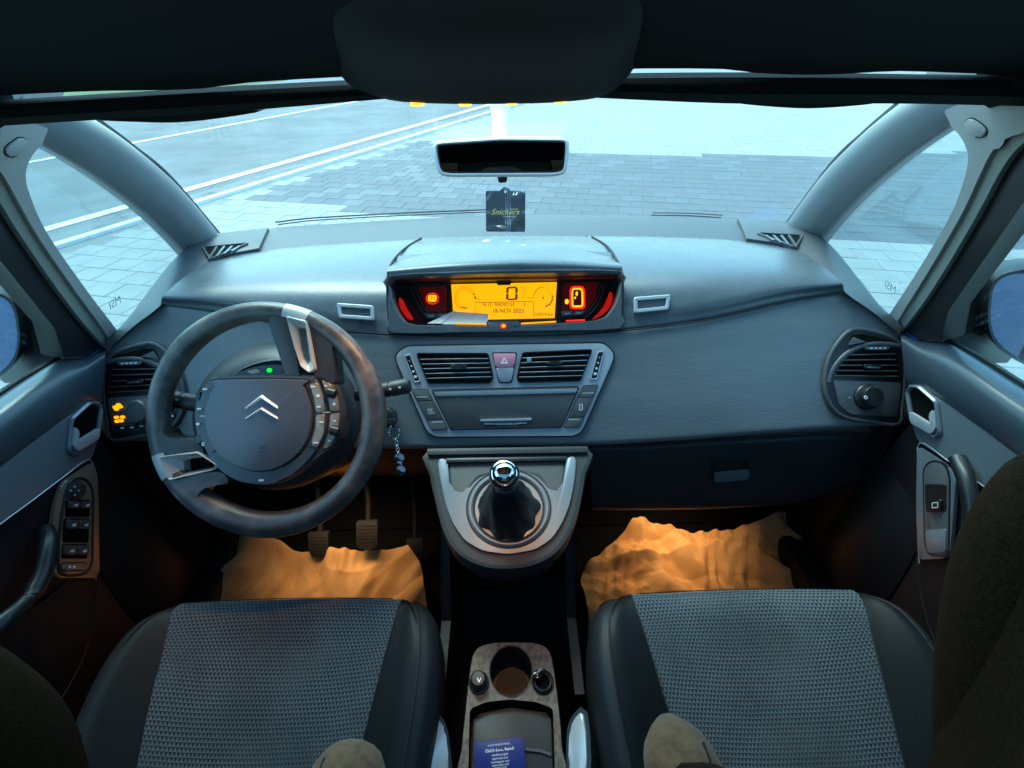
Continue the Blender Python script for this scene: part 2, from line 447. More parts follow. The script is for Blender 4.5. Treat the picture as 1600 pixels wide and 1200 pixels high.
material('asphalt', (0.13, 0.135, 0.135), 0.85, bump=(90, 0.6, 0.006), var=(1.1, (0.185, 0.19, 0.19), 0.38, 0.62))
material('gutter', (0.22, 0.22, 0.215), 0.9, bump=(60, 0.7, 0.008), var=(6, (0.12, 0.12, 0.12), 0.5, 0.7))
material('road_paint', (0.75, 0.75, 0.73), 0.6, var=(12, (0.55, 0.55, 0.53), 0.5, 0.75))
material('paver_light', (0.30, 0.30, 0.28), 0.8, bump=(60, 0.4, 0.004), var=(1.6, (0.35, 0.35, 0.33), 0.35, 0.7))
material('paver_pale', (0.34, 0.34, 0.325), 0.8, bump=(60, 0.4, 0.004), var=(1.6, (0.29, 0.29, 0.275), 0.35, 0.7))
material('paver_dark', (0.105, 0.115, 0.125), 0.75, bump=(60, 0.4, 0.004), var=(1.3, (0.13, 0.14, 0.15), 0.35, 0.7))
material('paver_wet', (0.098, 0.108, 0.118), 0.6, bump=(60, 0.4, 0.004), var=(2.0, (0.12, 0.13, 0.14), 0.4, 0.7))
material('joint', (0.25, 0.255, 0.24), 0.95, bump=(80, 0.5, 0.004))
material('joint_dark', (0.135, 0.145, 0.15), 0.95, bump=(80, 0.5, 0.004))
material('grass', (0.07, 0.12, 0.03), 0.9, bump=(60, 0.8, 0.02), var=(12, (0.10, 0.15, 0.05), 0.4, 0.7))
# ------------------------------------------------------------------ ground outside
ZG = -0.36
def G(x, y): return at(x, y, Z=ZG)
def flat(name, pts, z, mat, parent=None):
    return build(name, [Vector((p[0], p[1], z)) for p in pts], [list(range(len(pts)))], mat, parent)
pavement = flat('pavement', [(-60, -40), (60, -40), (60, 60), (-60, 60)], ZG - 0.0045, 'joint')
tag(pavement, 'pale block pavement around the parked car', None, None, 'structure')
rd = Vector((0.428, 0.904, 0)).normalized(); rn = Vector((-rd.y, rd.x, 0))     # along the road, and away from the car
pA = Vector((-4.0, 5.34, 0)); pK = Vector((-3.5, 4.79, 0)); pB = Vector((-6.2, 9.1, 0))
def strip(name, p0, a, b, w0, w1, z, mat, parent=None):
    q = [p0 + rd * a + rn * w0, p0 + rd * b + rn * w0, p0 + rd * b + rn * w1, p0 + rd * a + rn * w1]
    return flat(name, [(v.x, v.y) for v in q], z, mat, parent)
road = strip('road', pK, -40, 60, 0.0, 40, ZG - 0.0015, 'asphalt'); tag(road, 'grey asphalt road beyond the kerb line', None, None, 'structure')
strip('gutter', pK, -40, 60, 0.08, 0.42, ZG + 0.001, 'gutter', road)
kb = [pK + rd * -40, pK + rd * 60, pK + rd * 60 + rn * 0.10, pK + rd * -40 + rn * 0.10]
kerb = slab('kerb', [Vector((v.x, v.y, ZG)) for v in kb], Vector((0, 0, 1)), -0.1, 0.03, 'road_paint', None, 0.01)
tag(kerb, 'pale kerb edging between pavement and road', None, None, 'structure')
m1 = strip('edge_line', pA, -40, 60, -0.10, 0.06, ZG + 0.004, 'road_paint', road)
m2 = strip('lane_line', pB, -40, 60, -0.06, 0.07, ZG + 0.004, 'road_paint', road)
verge = strip('grass_verge', pB, -60, 90, 7.0, 16.0, ZG + 0.006, 'grass'); tag(verge, 'green grass verge on the far side of the road', None, None, 'structure')

# paving blocks
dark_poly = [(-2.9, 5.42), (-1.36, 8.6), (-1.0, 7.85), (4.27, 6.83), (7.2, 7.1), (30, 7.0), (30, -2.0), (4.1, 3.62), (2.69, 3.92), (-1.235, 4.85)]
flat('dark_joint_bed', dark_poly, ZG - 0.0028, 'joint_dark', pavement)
def inside(x, y, poly):
    c = False
    for i in range(len(poly)):
        (x1, y1), (x2, y2) = poly[i - 1], poly[i]
        if (y1 > y) != (y2 > y) and x < (x2 - x1) * (y - y1) / (y2 - y1) + x1: c = not c
    return c
views = [[(160, 190), (800, 160), (1400, 165), (1230, 350), (340, 365)], [(1490, 200), (1522, 230), (1390, 495), (1280, 370)],
         [(40, 265), (70, 235), (300, 385), (185, 505)], [(1600, 290), (1600, 615), (1530, 560), (1480, 480)], [(0, 390), (60, 470), (140, 560), (0, 640)]]
BW, BH, GAP = 0.23, 0.205, 0.0045
pu = Vector((0.974, -0.226, 0)); pv = Vector((0.226, 0.974, 0))
def block_mesh(name, mat):
    w, h, b = BW / 2 - GAP / 2, BH / 2 - GAP / 2, 0.003
    vs_ = []
    for (s, z) in ((0, -0.06), (0, -b), (b, 0)):
        for (a, c) in ((-1, -1), (1, -1), (1, 1), (-1, 1)):
            p = pu * (a * (w - s)) + pv * (c * (h - s)); vs_.append((p.x, p.y, z))
    fs = [(8, 9, 10, 11)]
    for l in (0, 4):
        for i in range(4):
            j = (i + 1) % 4; fs.append((l + i, l + j, l + 4 + j, l + 4 + i))
    me = bpy.data.meshes.new(name); me.from_pydata(vs_, [], fs); me.materials.append(MAT[mat]); me.update(); return me, vs_, fs
BM = {k: block_mesh('paving_block', k) for k in ('paver_light', 'paver_pale', 'paver_dark', 'paver_wet')}
cand = []
for j in range(-12, 62):
    for i in range(-52, 56):
        c = pu * ((i + 0.5 * (j % 2)) * BW) + pv * (j * BH + 1.0)
        if (c - pK).dot(rn) > -0.14: continue
        if abs(c.x) < 0.9 and c.y < 2.3: continue
        p = Vector((c.x, c.y, ZG))
        x, y, d = proj(p)
        if d < 0.3: continue
        vis = any(inside(x, y, v) for v in views)
        near = -80 < x < 1680 and 120 < y < 700
        if not near: continue
        q = proj(p + pu * BW); r = proj(p + pv * BH)
        area = abs((q[0] - x) * (r[1] - y) - (q[1] - y) * (r[0] - x)) if vis else 0
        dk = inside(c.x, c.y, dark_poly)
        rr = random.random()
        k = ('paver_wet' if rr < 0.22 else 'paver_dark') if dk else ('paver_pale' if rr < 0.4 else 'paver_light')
        cand.append((area, p + Vector((0, 0, random.uniform(-0.0012, 0.0012))), k))
cand.sort(key=lambda t: -t[0])
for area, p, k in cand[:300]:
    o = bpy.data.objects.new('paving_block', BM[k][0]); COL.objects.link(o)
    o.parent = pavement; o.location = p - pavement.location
for k in BM:
    vs_, fs = [], []
    for area, p, kk in cand[300:]:
        if kk != k: continue
        n0 = len(vs_)
        vs_ += [p + Vector(v) for v in BM[k][1]]; fs += [tuple(n0 + a for a in f) for f in BM[k][2]]
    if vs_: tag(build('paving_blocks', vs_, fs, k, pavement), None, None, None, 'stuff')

# ------------------------------------------------------------------ planes of the cabin
X1 = Vector((1, 0, 0))
sF = Vector((0, 0.629, 0.777)).normalized()
F = (Vector((0, 0.637, 0.533)), Vector((0, -sF.z, sF.y)))              # the dashboard's face
W = plane3(Vector((0.715, 0, 0.66)), Vector((0.715, 1, 0.66)), Vector((0.60, 0, 1.02)))   # right side windows
WL = mplane(W)
D = (Vector((0.70, 0, 0)), Vector((-1, 0, 0))); DL = mplane(D)          # door panels
def rl(rowpts): return mirs(rowpts[1:]) + rowpts                         # right half with centre -> full row

# ------------------------------------------------------------------ shell of the car behind and around
shell = thing('car_body', (0, -0.4, -0.2), 'car shell with roof, floor and rear cabin seen around the seats', 'car body')
def roof_row(y, z): return [Vector((x, y, z - 0.05 * (x / 0.62) ** 2)) for x in (-0.66, -0.4, 0, 0.4, 0.66)]
grid('roof_panel', [roof_row(0.50, 1.165), roof_row(0.35, 1.19), roof_row(0.18, 1.213)], 'headliner', shell, 4, 4, 0.012)
grid('added_roof_glass', [roof_row(0.18, 1.213), roof_row(-0.4, 1.24), roof_row(-1.15, 1.205)], 'roof_tint', shell, 4, 4)  # unseen glass section, added to let sky light down onto fascia and seats
grid('roof_panel', [roof_row(-1.15, 1.205), roof_row(-1.45, 1.16), roof_row(-1.75, 1.1)], 'headliner', shell, 4, 4, 0.012)
flat('floor_pan', [(-0.75, -1.8), (0.75, -1.8), (0.75, 1.10), (-0.75, 1.10)], 0.0, 'carpet', shell)
build('firewall', [Vector((-0.75, 1.08, 0)), Vector((0.75, 1.08, 0)), Vector((0.75, 1.12, 0.69)), Vector((-0.75, 1.12, 0.69)), Vector((-0.75, 0.86, 0.0)), Vector((0.75, 0.86, 0.0))], [(0, 1, 2, 3), (4, 5, 1, 0)], 'carpet', shell)
build('toe_board', [Vector((-0.72, 0.80, 0.01)), Vector((0.72, 0.80, 0.01)), Vector((0.72, 1.07, 0.26)), Vector((-0.72, 1.07, 0.26))], [(0, 1, 2, 3)], 'carpet', shell)
for s in (1, -1):
    build('side_panel', [Vector((s * 0.76, y, z)) for y, z in ((-1.8, -0.15), (-0.32, -0.15), (-0.32, 0.68), (-1.8, 0.72))] + [Vector((s * 0.70, y, z)) for y, z in ((-1.8, 0), (-0.32, 0), (-0.32, 0.66), (-1.8, 0.70))], [(0, 1, 2, 3), (4, 5, 6, 7), (2, 3, 7, 6)], 'dark_plastic', shell)
    slab('door_post', [Vector((s * 0.70, -0.32, 0.64)), Vector((s * 0.70, -0.18, 0.64)), Vector((s * 0.60, -0.26, 1.14)), Vector((s * 0.60, -0.40, 1.14))], Vector((-s, 0, 0.2)).normalized(), -0.03, 0.02, 'pillar_trim', shell, 0.01)
    slab('rear_post', [Vector((s * 0.70, -1.75, 0.64)), Vector((s * 0.70, -1.35, 0.64)), Vector((s * 0.58, -1.30, 1.10)), Vector((s * 0.58, -1.75, 1.08))], Vector((-s, 0, 0.2)).normalized(), -0.03, 0.02, 'dark_plastic', shell, 0.01)
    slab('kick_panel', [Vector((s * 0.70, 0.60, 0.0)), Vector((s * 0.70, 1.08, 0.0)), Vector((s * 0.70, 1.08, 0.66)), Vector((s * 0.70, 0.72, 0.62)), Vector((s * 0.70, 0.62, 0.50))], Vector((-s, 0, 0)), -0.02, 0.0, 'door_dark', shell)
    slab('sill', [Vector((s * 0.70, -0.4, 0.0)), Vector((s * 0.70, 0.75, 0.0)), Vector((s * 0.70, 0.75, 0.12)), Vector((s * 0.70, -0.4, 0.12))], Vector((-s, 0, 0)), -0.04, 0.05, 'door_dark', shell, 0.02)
for s in (1, -1):
    build('rear_side_window', [Vector((s * 0.705, -0.30, 0.66)), Vector((s * 0.705, -1.40, 0.68)), Vector((s * 0.60, -1.36, 1.12)), Vector((s * 0.60, -0.36, 1.15))], [(0, 1, 2, 3)], 'roof_tint', shell)  # unseen side panes, added with a dark tint to cut light from behind
build('rear_window', [Vector((-0.72, -1.80, 0.74)), Vector((0.72, -1.80, 0.74)), Vector((0.62, -1.76, 1.02)), Vector((-0.62, -1.76, 1.02))], [(0, 1, 2, 3)], 'roof_tint', shell)  # unseen rear pane, added dark for the same dimming of the cabin
for s in (1, -1):
    rail = spline([Vector((s * 0.600, 0.66, 1.055)), Vector((s * 0.606, 0.45, 1.105)), Vector((s * 0.606, 0.15, 1.14)), Vector((s * 0.602, -0.35, 1.16)), Vector((s * 0.60, -1.3, 1.13))], 5)
    tube('roof_rail', rail, 0.035, 'headliner', shell, 10, flat=1.3, side=Vector((0, 0, 1)))
build('tailgate', [Vector((-0.74, -1.8, -0.1)), Vector((0.74, -1.8, -0.1)), Vector((0.74, -1.8, 0.74)), Vector((-0.74, -1.8, 0.74)), Vector((-0.62, -1.76, 1.02)), Vector((0.62, -1.76, 1.02)), Vector((0.62, -1.75, 1.12)), Vector((-0.62, -1.75, 1.12))], [(0, 1, 2, 3), (4, 5, 6, 7)], 'dark_plastic', shell)
bench = thing('rear_bench', (0, -1.0, 0), 'dark rear bench seat behind the front seats', 'seat')
grid('bench_cushion', [[Vector((x, y, z)) for x in (-0.66, -0.3, 0, 0.3, 0.66)] for y, z in ((-0.62, 0.1), (-0.62, 0.33), (-0.8, 0.37), (-1.12, 0.32))], 'bench_fabric', bench, 3, 4)
for s in (-0.45, 0, 0.45):
    grid('bench_back', [[Vector((s + x, y, z)) for x in (-0.215, -0.1, 0.1, 0.215)] for y, z in ((-1.05, 0.3), (-1.10, 0.6), (-1.19, 0.84), (-1.24, 0.87), (-1.3, 0.8))], 'bench_fabric', bench, 3, 4)
    slab('bench_headrest', rnd([Vector((s + x, -1.22, z)) for x, z in ((-0.12, 0.88), (0.12, 0.88), (0.12, 1.02), (-0.12, 1.02))], 0.04), Vector((0, 1, 0.2)).normalized(), -0.06, 0.03, 'bench_fabric', bench, 0.02)
# bonnet outside, below the sight line
bonnet = grid('bonnet', [[Vector((x, y - 0.12 * (x / 0.7) ** 2, z - 0.03 * (x / 0.7) ** 2)) for x in (-0.72, -0.36, 0, 0.36, 0.72)] for y, z in ((1.30, 0.62), (1.6, 0.52), (1.9, 0.38), (2.08, 0.20), (2.12, -0.1))], 'blue_paint', None, 4, 4)
tag(bonnet, 'blue car bonnet below the windscreen', 'bonnet')

# ------------------------------------------------------------------ windscreen, pillars, side glass
epx = [(1234, 352), (1300, 262), (1402, 165), (1490, 95)]
ctr = [(1.285, 0.690), (1.05, 0.845), (0.80, 1.012), (0.58, 1.125)]
rows = []
for (x, y), (cy, cz) in zip(epx, ctr):
    e = on(x, y, W, -0.012); c = Vector((0, cy, cz))
    h = [c.lerp(e, t) + Vector((0, (1 - t * t - (1 - t)) * (cy - e.y) * 0.9, (1 - t * t - (1 - t)) * (cz - e.z) * 0.9)) for t in (0, 0.33, 0.66, 1)]
    rows.append(rl(h))
ws = grid('windscreen', rows, 'windscreen_glass', None, 6, 6)
tag(ws, 'wide tinted windscreen above the dashboard', 'windscreen')
for s in (1, -1):
    f = (lambda p: p) if s > 0 else mir
    side = 'right' if s > 0 else 'left'
    pl = W if s > 0 else WL
    n = pl[1]
    t = thing('windscreen_pillar', f(on(1257, 362, W)), 'thick grey curved windscreen pillar on the %s beside the %s' % (side, 'passenger' if s > 0 else 'driver'), 'pillar', 'curved front pillars')
    e1 = [on(x, y, W, -0.014) for x, y in ((1226, 366), (1232, 352), (1263, 306), (1299, 259), (1350, 208), (1402, 165), (1452, 132), (1520, 96))]
    e2 = [on(x, y, W, -0.010) for x, y in ((1270, 398), (1279, 383), (1311, 343), (1347, 305), (1400, 259), (1455, 219), (1505, 190), (1590, 156))]
    prow = []
    for a, b in zip(e1, e2):
        w = (b - a).length
        prow.append([f(p) for p in (a - W[1] * 0.02, a, a.lerp(b, 0.12) + W[1] * w * 0.15, a.lerp(b, 0.36) + W[1] * w * 0.24, a.lerp(b, 0.68) + W[1] * w * 0.20, a.lerp(b, 0.9) + W[1] * w * 0.09, b, b - W[1] * 0.02)])
    grid('pillar_trim', prow, 'pillar_trim', t, 4, 5)
    edge = spline([on(x, y, W, -0.02) for x, y in ((1229, 350), (1298, 258), (1352, 206), (1402, 163))], 6)
    tube('glass_seal', [f(p) for p in edge], 0.0045, 'rubber', t, 6)
    edge = spline([on(x, y, W, -0.02) for x, y in ((1278, 380), (1330, 322), (1400, 258), (1496, 192))], 6)
    tube('glass_seal', [f(p) for p in edge], 0.0035, 'rubber', t, 6)
    # slim second pillar
    t = thing('door_pillar', f(on(1390, 515, W)), 'slim pale pillar behind the small %s corner window' % side, 'pillar', 'slim door pillars')
    lft = spline([on(x, y, W) for x, y in ((1380, 513), (1403, 478), (1440, 422), (1492, 335), (1516, 272), (1520, 238), (1508, 210), (1488, 190))], 4)
    mid = spline([on(x, y, W) for x, y in ((1396, 521), (1418, 484), (1456, 424), (1506, 340), (1536, 278), (1556, 238), (1580, 214), (1640, 196))], 4)
    rgt = spline([on(x, y, W) for x, y in ((1405, 522), (1440, 478), (1478, 420), (1528, 335), (1560, 275), (1585, 238), (1612, 216), (1650, 208))], 4)
    up = [on(1720, 60, W), on(1560, 60, W), on(1450, 110, W)]
    poly = [f(p) for p in lft + up[::-1] + mid[::-1]]
    slab('pillar_cover', poly, n, -0.03, 0.006, 'pillar_light', t, 0.005)
    slab('door_seal', [f(p) for p in mid + rgt[::-1]], n, -0.03, 0.001, 'seal_beige', t, 0.004)
    cap = rnd(ons([(1516, 186), (1528, 181), (1550, 196), (1552, 207), (1540, 213), (1522, 203)], W), 0.006)
    slab('grip_cap', [f(p) for p in cap], n, 0.004, 0.0085, 'pillar_light', t, 0.002)
    ring('cap_gap', [f(p) for p in inset(cap, W[1], -0.0012)], [f(p) for p in inset(cap, W[1], 0.0004)], n, 0.003, 0.0068, 'rubber', t)
    # corner window
    q = [on(x, y, W, -0.022) for x, y in ((1270, 385), (1330, 315), (1400, 250), (1500, 178), (1540, 225), (1525, 280), (1400, 500), (1370, 520))]
    g = slab('corner_window', [f(p) for p in q], n, -0.002, 0.002, 'window_glass', None)
    tag(g, 'small triangular %s corner window between the two pillars' % side, 'window', 'corner windows')
    rt = (Vector((0, -1, 0)) if s > 0 else Vector((0, 1, 0)))
    up_ = n.cross(rt).normalized()
    if up_.z < 0: up_ = -up_
    c = f(on(1391, 449, W, -0.018))
    text('etched_mark', 'MSI', c, -rt if s > 0 else -rt, up_, 0.022, 'dim_mark', g, ext=0.0)
# ------------------------------------------------------------------ roof lining and screen header
hl = thing('headliner', (0, 0.2, 1.1), 'dark roof lining above the windscreen header', 'roof lining')
fr = [(-60, 153), (60, 146), (160, 142), (250, 141), (320, 138), (390, 129), (520, 121), (640, 116), (790, 113), (900, 110), (1010, 107), (1130, 108), (1180, 114), (1260, 117), (1330, 115), (1400, 111), (1500, 114), (1600, 118), (1660, 119)]
r0 = [at(x, y, Y=0.63) for x, y in fr]
r00 = [p + Vector((0, 0.003, 0.012)) for p in r0]; r000 = [p + Vector((0, -0.1, 0.05)) for p in r0]
def lift(y, z): return [Vector((p.x, y, z - 0.02 * (p.x / 0.7) ** 2)) for p in r0]
grid('lining_panel', [r000, r00, r0, lift(0.585, 1.072), lift(0.48, 1.105), lift(0.3, 1.14), lift(0.12, 1.16)], 'headliner', hl, 2, 5)
bar = thing('header_bar', (0, 0.72, 1.02), 'slim dark bar crossing the top of the windscreen', 'roof bar')
bars = (([(-90, 170), (150, 155), (350, 143), (640, 128)], [(-90, 201), (150, 186), (350, 174), (640, 150)]), ([(900, 123), (1130, 121), (1300, 122), (1450, 124), (1690, 127)], [(900, 150), (1130, 160), (1300, 160), (1450, 161), (1690, 167)]))
for up_e, lo_e in bars:
    ra = [at(x, y, Y=0.645 - 0.03 * (abs(x - 790) / 800) ** 2) for x, y in up_e]; rc = [at(x, y, Y=0.640 - 0.03 * (abs(x - 790) / 800) ** 2) for x, y in lo_e]
    rb = [a.lerp(b, 0.4) + Vector((0, -0.004, 0)) for a, b in zip(ra, rc)]
    rd_ = [p + Vector((0, 0.03, 0.006)) for p in rc]; re_ = [p + Vector((0, 0.03, 0.003)) for p in ra]
    grid('bar_cover', [re_, ra], 'header_black', bar, 4, 2); grid('bar_cover', [ra, rb, rc], 'header_black', bar, 4, 4); grid('bar_cover', [rc, rd_, re_], 'header_black', bar, 4, 2)
    strip_ = [[a.lerp(b, t_) + Vector((0, -0.0065 - (0.003 if t_ > .6 else 0), 0)) for a, b in zip(ra, rc)] for t_ in (0.62, 0.66, 0.95, 1.0)]
    grid('bar_trim', strip_, 'roof_console', bar, 4, 3)
for s, pts in ((-1, [(148, 186), (210, 190), (275, 191), (340, 185), (410, 172), (300, 170), (200, 176)]), (1, [(1150, 160), (1200, 166), (1260, 169), (1320, 166), (1368, 160), (1300, 154), (1210, 154)])):
    v = slab('sun_visor', spline([at(x, y, Y=0.66) for x, y in pts], 3, True), Vector((0, -1, 0)), -0.012, 0.002, 'headliner', None, 0.002)
    tag(v, 'thin dark sun visor edge hanging under the bar on the %s' % ('left' if s < 0 else 'right'), 'sun visor', 'sun visors')
rc_ = thing('roof_console', (0, 0.5, 1.05), 'dark grey roof console with small amber lamps above the mirror', 'roof console')
R = []
for pts, y, dz in ((((516, 78), (541, 128), (606, 154), (700, 160), (790, 160), (880, 157), (952, 145), (991, 106), (1005, 70)), 0.622, 0),
                   (((514, 52), (533, 96), (600, 122), (700, 128), (790, 128), (880, 126), (958, 112), (996, 80), (1008, 48)), 0.57, 0),
                   (((508, 5), (526, 40), (598, 62), (700, 68), (790, 68), (880, 66), (964, 52), (1003, 26), (1013, 2)), 0.475, 0),
                   (((492, -40), (520, -25), (596, -10), (700, -6), (790, -6), (880, -8), (968, -20), (1010, -32), (1024, -48)), 0.41, 0),
                   (((470, -110), (510, -100), (596, -92), (700, -88), (790, -88), (880, -90), (968, -100), (1020, -110), (1040, -120)), 0.33, 0)):
    R.append([at(x, yy, Y=y) for x, yy in pts])
back = [p + Vector((0, 0.02, 0.004)) for p in R[0]]; back2 = [p + Vector((0, 0.02, 0.06)) for p in R[0]]
grid('console_cover', [back2, back] + R, 'roof_console', rc_, 4, 4)
LAMPS = []
for x, y, w in ((652, 160.5, 10), (727, 160.5, 10), (800, 159, 9), (875, 156, 10)):
    a, b = at(x - w, y + 2.5, Y=0.634), at(x + w, y + 2.5, Y=0.634)
    c = (a + b) / 2
    l = slab('reading_lamp', rnd([a + Vector((0, 0, -0.0015)), b + Vector((0, 0, -0.0015)), b + Vector((0, 0, 0.0035)), a + Vector((0, 0, 0.0035))], 0.003), Vector((0, -1, 0)), -0.018, 0.004, 'amber_lamp', rc_, 0.001)
    LAMPS.append(c)
for c, aim, en, sz in (((0.0, 0.41, 1.09), (0.0, 0.38, 0.30), 0.8, 36), ((-0.09, 0.63, 1.0), (-0.30, 0.53, 0.62), 1.4, 40)):
    ld = bpy.data.lights.new('reading_lamp_light', 'SPOT'); ld.energy = en; ld.color = (1.0, 0.46, 0.16)
    ld.spot_size = math.radians(sz); ld.spot_blend = 1.0; ld.shadow_soft_size = 0.02
    lo = bpy.data.objects.new('reading_lamp_light', ld); COL.objects.link(lo); lo.parent = rc_
    lo.location = Vector(c) - rc_.location
    lo.rotation_euler = (Vector(c) - Vector(aim)).to_track_quat('Z', 'Y').to_euler()
# ------------------------------------------------------------------ dashboard
dash = thing('dashboard', (0, 0.75, 0.45), 'wide grey moulded dashboard below the windscreen with central instrument pod', 'dashboard')
seam = ons([(790, 522), (880, 520), (970, 516), (1100, 500), (1230, 471), (1320, 456), (1362, 482), (1402, 517)], F)
seam[0].x = 0
botp = ons([(790, 694), (870, 694), (950, 692), (1070, 685), (1190, 676), (1300, 668), (1355, 664), (1412, 661)], F)
botp[0].x = 0
nF = F[1]
m1_ = [s.lerp(b, 0.15) + nF * 0.003 for s, b in zip(seam, botp)]
m2_ = [s.lerp(b, 0.5) + nF * 0.004 for s, b in zip(seam, botp)]
m3_ = [s.lerp(b, 0.9) + nF * 0.003 for s, b in zip(seam, botp)]
under = [b + Vector((0, 0.012, -0.012)) for b in botp]; under2 = [b + Vector((0, 0.05, -0.014)) for b in botp]
FAC = [rl(r) for r in ([s - nF * 0.012 for s in seam], seam, m1_, m2_, m3_, botp, under, under2)]
grid('fascia', FAC, 'dash_fascia', dash, 5, 5)
# upper pad
padf = ons([(964, 515.5), (1100, 499), (1230, 470), (1320, 455)], F, 0.002)
pad1 = [on(964, 506, F, 0.002)] + ons([(1102, 490), (1228, 462), (1318, 450)], F, 0.007)
pad2 = [at(x, y, Z=z) for x, y, z in ((966, 484, .687), (1101, 470, .704), (1226, 448, .722), (1316, 443, .727))]
pad3 = [at(x, y, Z=z) for x, y, z in ((965, 440, .719), (1096, 432, .729), (1214, 424, .733), (1302, 429, .731))]
pad4 = [at(x, y, Z=z) for x, y, z in ((946, 396, .723), (1074, 396, .729), (1188, 398, .729), (1272, 406, .728))]
pad5 = [at(x, y, Z=0.712) for x, y in ((918, 369), (1045, 371), (1155, 376), (1242, 388))]
pad0 = [p - nF * 0.012 for p in padf]
pad6 = [p + Vector((0, 0.004, -0.012)) for p in pad5]
grid('top_pad', (pad0, padf, pad1, pad2, pad3, pad4, pad5, pad6), 'dash_pad', dash, 8, 5)
grid('top_pad', [mirs(r) for r in (pad0, padf, pad1, pad2, pad3, pad4, pad5, pad6)], 'dash_pad', dash, 8, 5)
# rear shelf
inn = [at(x, y, Z=z) for x, y, z in ((790, 370, .707), (870, 370, .707), (930, 370, .707), (1050, 373, .708), (1155, 378, .71), (1240, 390, .712), (1290, 422, .712), (1322, 458, .712), (1362, 486, .685), (1404, 522, .652))]
out = [at(x, y, Z=z) for x, y, z in ((790, 337, .703), (870, 337, .703), (960, 338, .703), (1060, 340, .705), (1150, 343, .71), (1250, 356, .725), (1292, 378, .722), (1338, 432, .70), (1372, 474, .682), (1408, 508, .665))]
inn[0].x = out[0].x = 0
mid_ = [a.lerp(b, 0.5) + Vector((0, 0, 0.002)) for a, b in zip(inn, out)]
far_ = [p + Vector((0.01 if i > 5 else 0, 0.03 if i < 6 else 0.0, -0.01)) for i, p in enumerate(out)]
grid('rear_shelf', [rl(r) for r in (inn, mid_, out, far_)], 'dash_shelf', dash, 3, 3)
# corner demister outlets
for s in (1, -1):
    f = (lambda p: p) if s > 0 else mir
    pz = (Vector((0, 0, 0.7185)), Vector((0, 0, 1)))
    q = ons([(1152, 344), (1232, 350), (1258, 366), (1246, 387), (1166, 376)], pz, -0.004)
    slab('outlet_panel', [f(p) for p in q], pz[1], -0.006, 0.0055, 'dash_shelf', dash, 0.002)
    q = rnd(ons([(1184, 367), (1252, 371), (1240, 388)], pz), 0.006)
    v = slab('demister_outlet', [f(p) for p in q], pz[1], -0.002, 0.003, 'black_void', dash)
    ring('outlet_rim', [f(p) for p in inset(q, pz[1], -0.004)], [f(p) for p in q], pz[1], -0.002, 0.006, 'dash_shelf', v, bevel=0.001)
    for k in range(4):
        x0 = 1196 + k * 12
        a, b = on(x0, 369, pz, 0.003), on(x0 + 12, 371 + k * 3.4 + 6, pz, 0.003)
        dv = (b - a).normalized(); w = Vector((dv.y, -dv.x, 0)) * 0.0022
        slab('slat', [f(p) for p in (a - w, b - w, b + w, a + w)], pz[1], 0, 0.003, 'dash_pad', v)
# ---- instrument pod
G1 = (F[0] - nF * 0.055, nF)            # back of the pod
opn = spline(ons([(613, 434), (700, 430), (790, 428), (880, 427), (967, 427), (968, 446), (962, 470), (950, 490), (930, 501), (860, 506), (790, 508), (720, 509), (650, 508), (630, 498), (617, 475), (612, 452)], F, 0.006), 2, True)
outp = spline(ons([(605, 431), (700, 425), (790, 422), (880, 421), (971, 424), (973, 446), (972, 470), (971, 492), (970, 514), (880, 518), (790, 520), (700, 521), (611, 521), (608, 500), (606, 475), (605, 452)], F, 0.006), 2, True)
pod = ring('instrument_pod', outp, opn, nF, -0.02, 0.006, 'dash_pad', dash, bevel=0.003)
cen = sum(opn, Vector()) / len(opn)
bk = [cen + (p - cen) * 1.02 - nF * 0.07 for p in opn]
loft('pod_cavity', [[p + nF * 0.002 for p in opn], bk], 'black_plastic', pod, True)
slab('pod_back', bk, nF, -0.004, 0.0, 'black_plastic', pod)
hr = [[at(x, y, Z=z) for x, y in ((652, 373), (700, 371), (790, 369), (880, 369), (929, 370))] for z in (0.7165,)]
hr.append([at(x, y, Z=z) for x, y, z in ((631, 386, .737), (695, 382, .746), (790, 380, .748), (885, 380, .746), (949, 384, .737))])
hr.append([at(x, y, Z=z) for x, y, z in ((612, 408, .744), (690, 401, .755), (790, 398, .758), (890, 398, .755), (963, 404, .744))])
fe = ons([(604.5, 429), (695, 421), (790, 418), (885, 418), (972, 423)], F, 0.010)
hr.append([p + Vector((0, 0.012, 0.006)) for p in fe]); hr.append(fe)
hr.append([p + Vector((0, 0.006, -0.008)) for p in fe]); hr.append([p + Vector((0, 0.09, -0.002)) for p in fe])
grid('pod_hood', hr, 'dash_pad', pod, 6, 5)
for s in ([(658, 372), (634, 387), (614, 408), (605.5, 432), (606, 470), (611, 521)], [(925, 370), (948, 384), (963, 405), (971.5, 426), (973, 470), (970.5, 515)]):
    pth = [at(s[0][0], s[0][1], Z=.720), at(s[1][0], s[1][1], Z=.741), at(s[2][0], s[2][1], Z=.749), on(s[3][0], s[3][1], F, .012), on(s[4][0], s[4][1], F, .009), on(s[5][0], s[5][1], F, .0075)]
    tube('pod_joint', spline(pth, 5), 0.0022, 'rubber', pod, 6)
tube('fascia_joint', spline(ons([(540, 517), (575, 520), (611, 522), (700, 525), (790, 525), (880, 523), (970, 517), (1100, 501), (1230, 472), (1318, 457)], F, 0.0055), 4), 0.0016, 'rubber', dash, 6)
slab('hood_glow_strip', ons([(620, 437), (960, 433), (960, 435), (620, 439)], G1, 0.03), nF, 0, 0.002, 'red_window', pod)  # no liner part: a faint red glow under the hood, painted as a strip
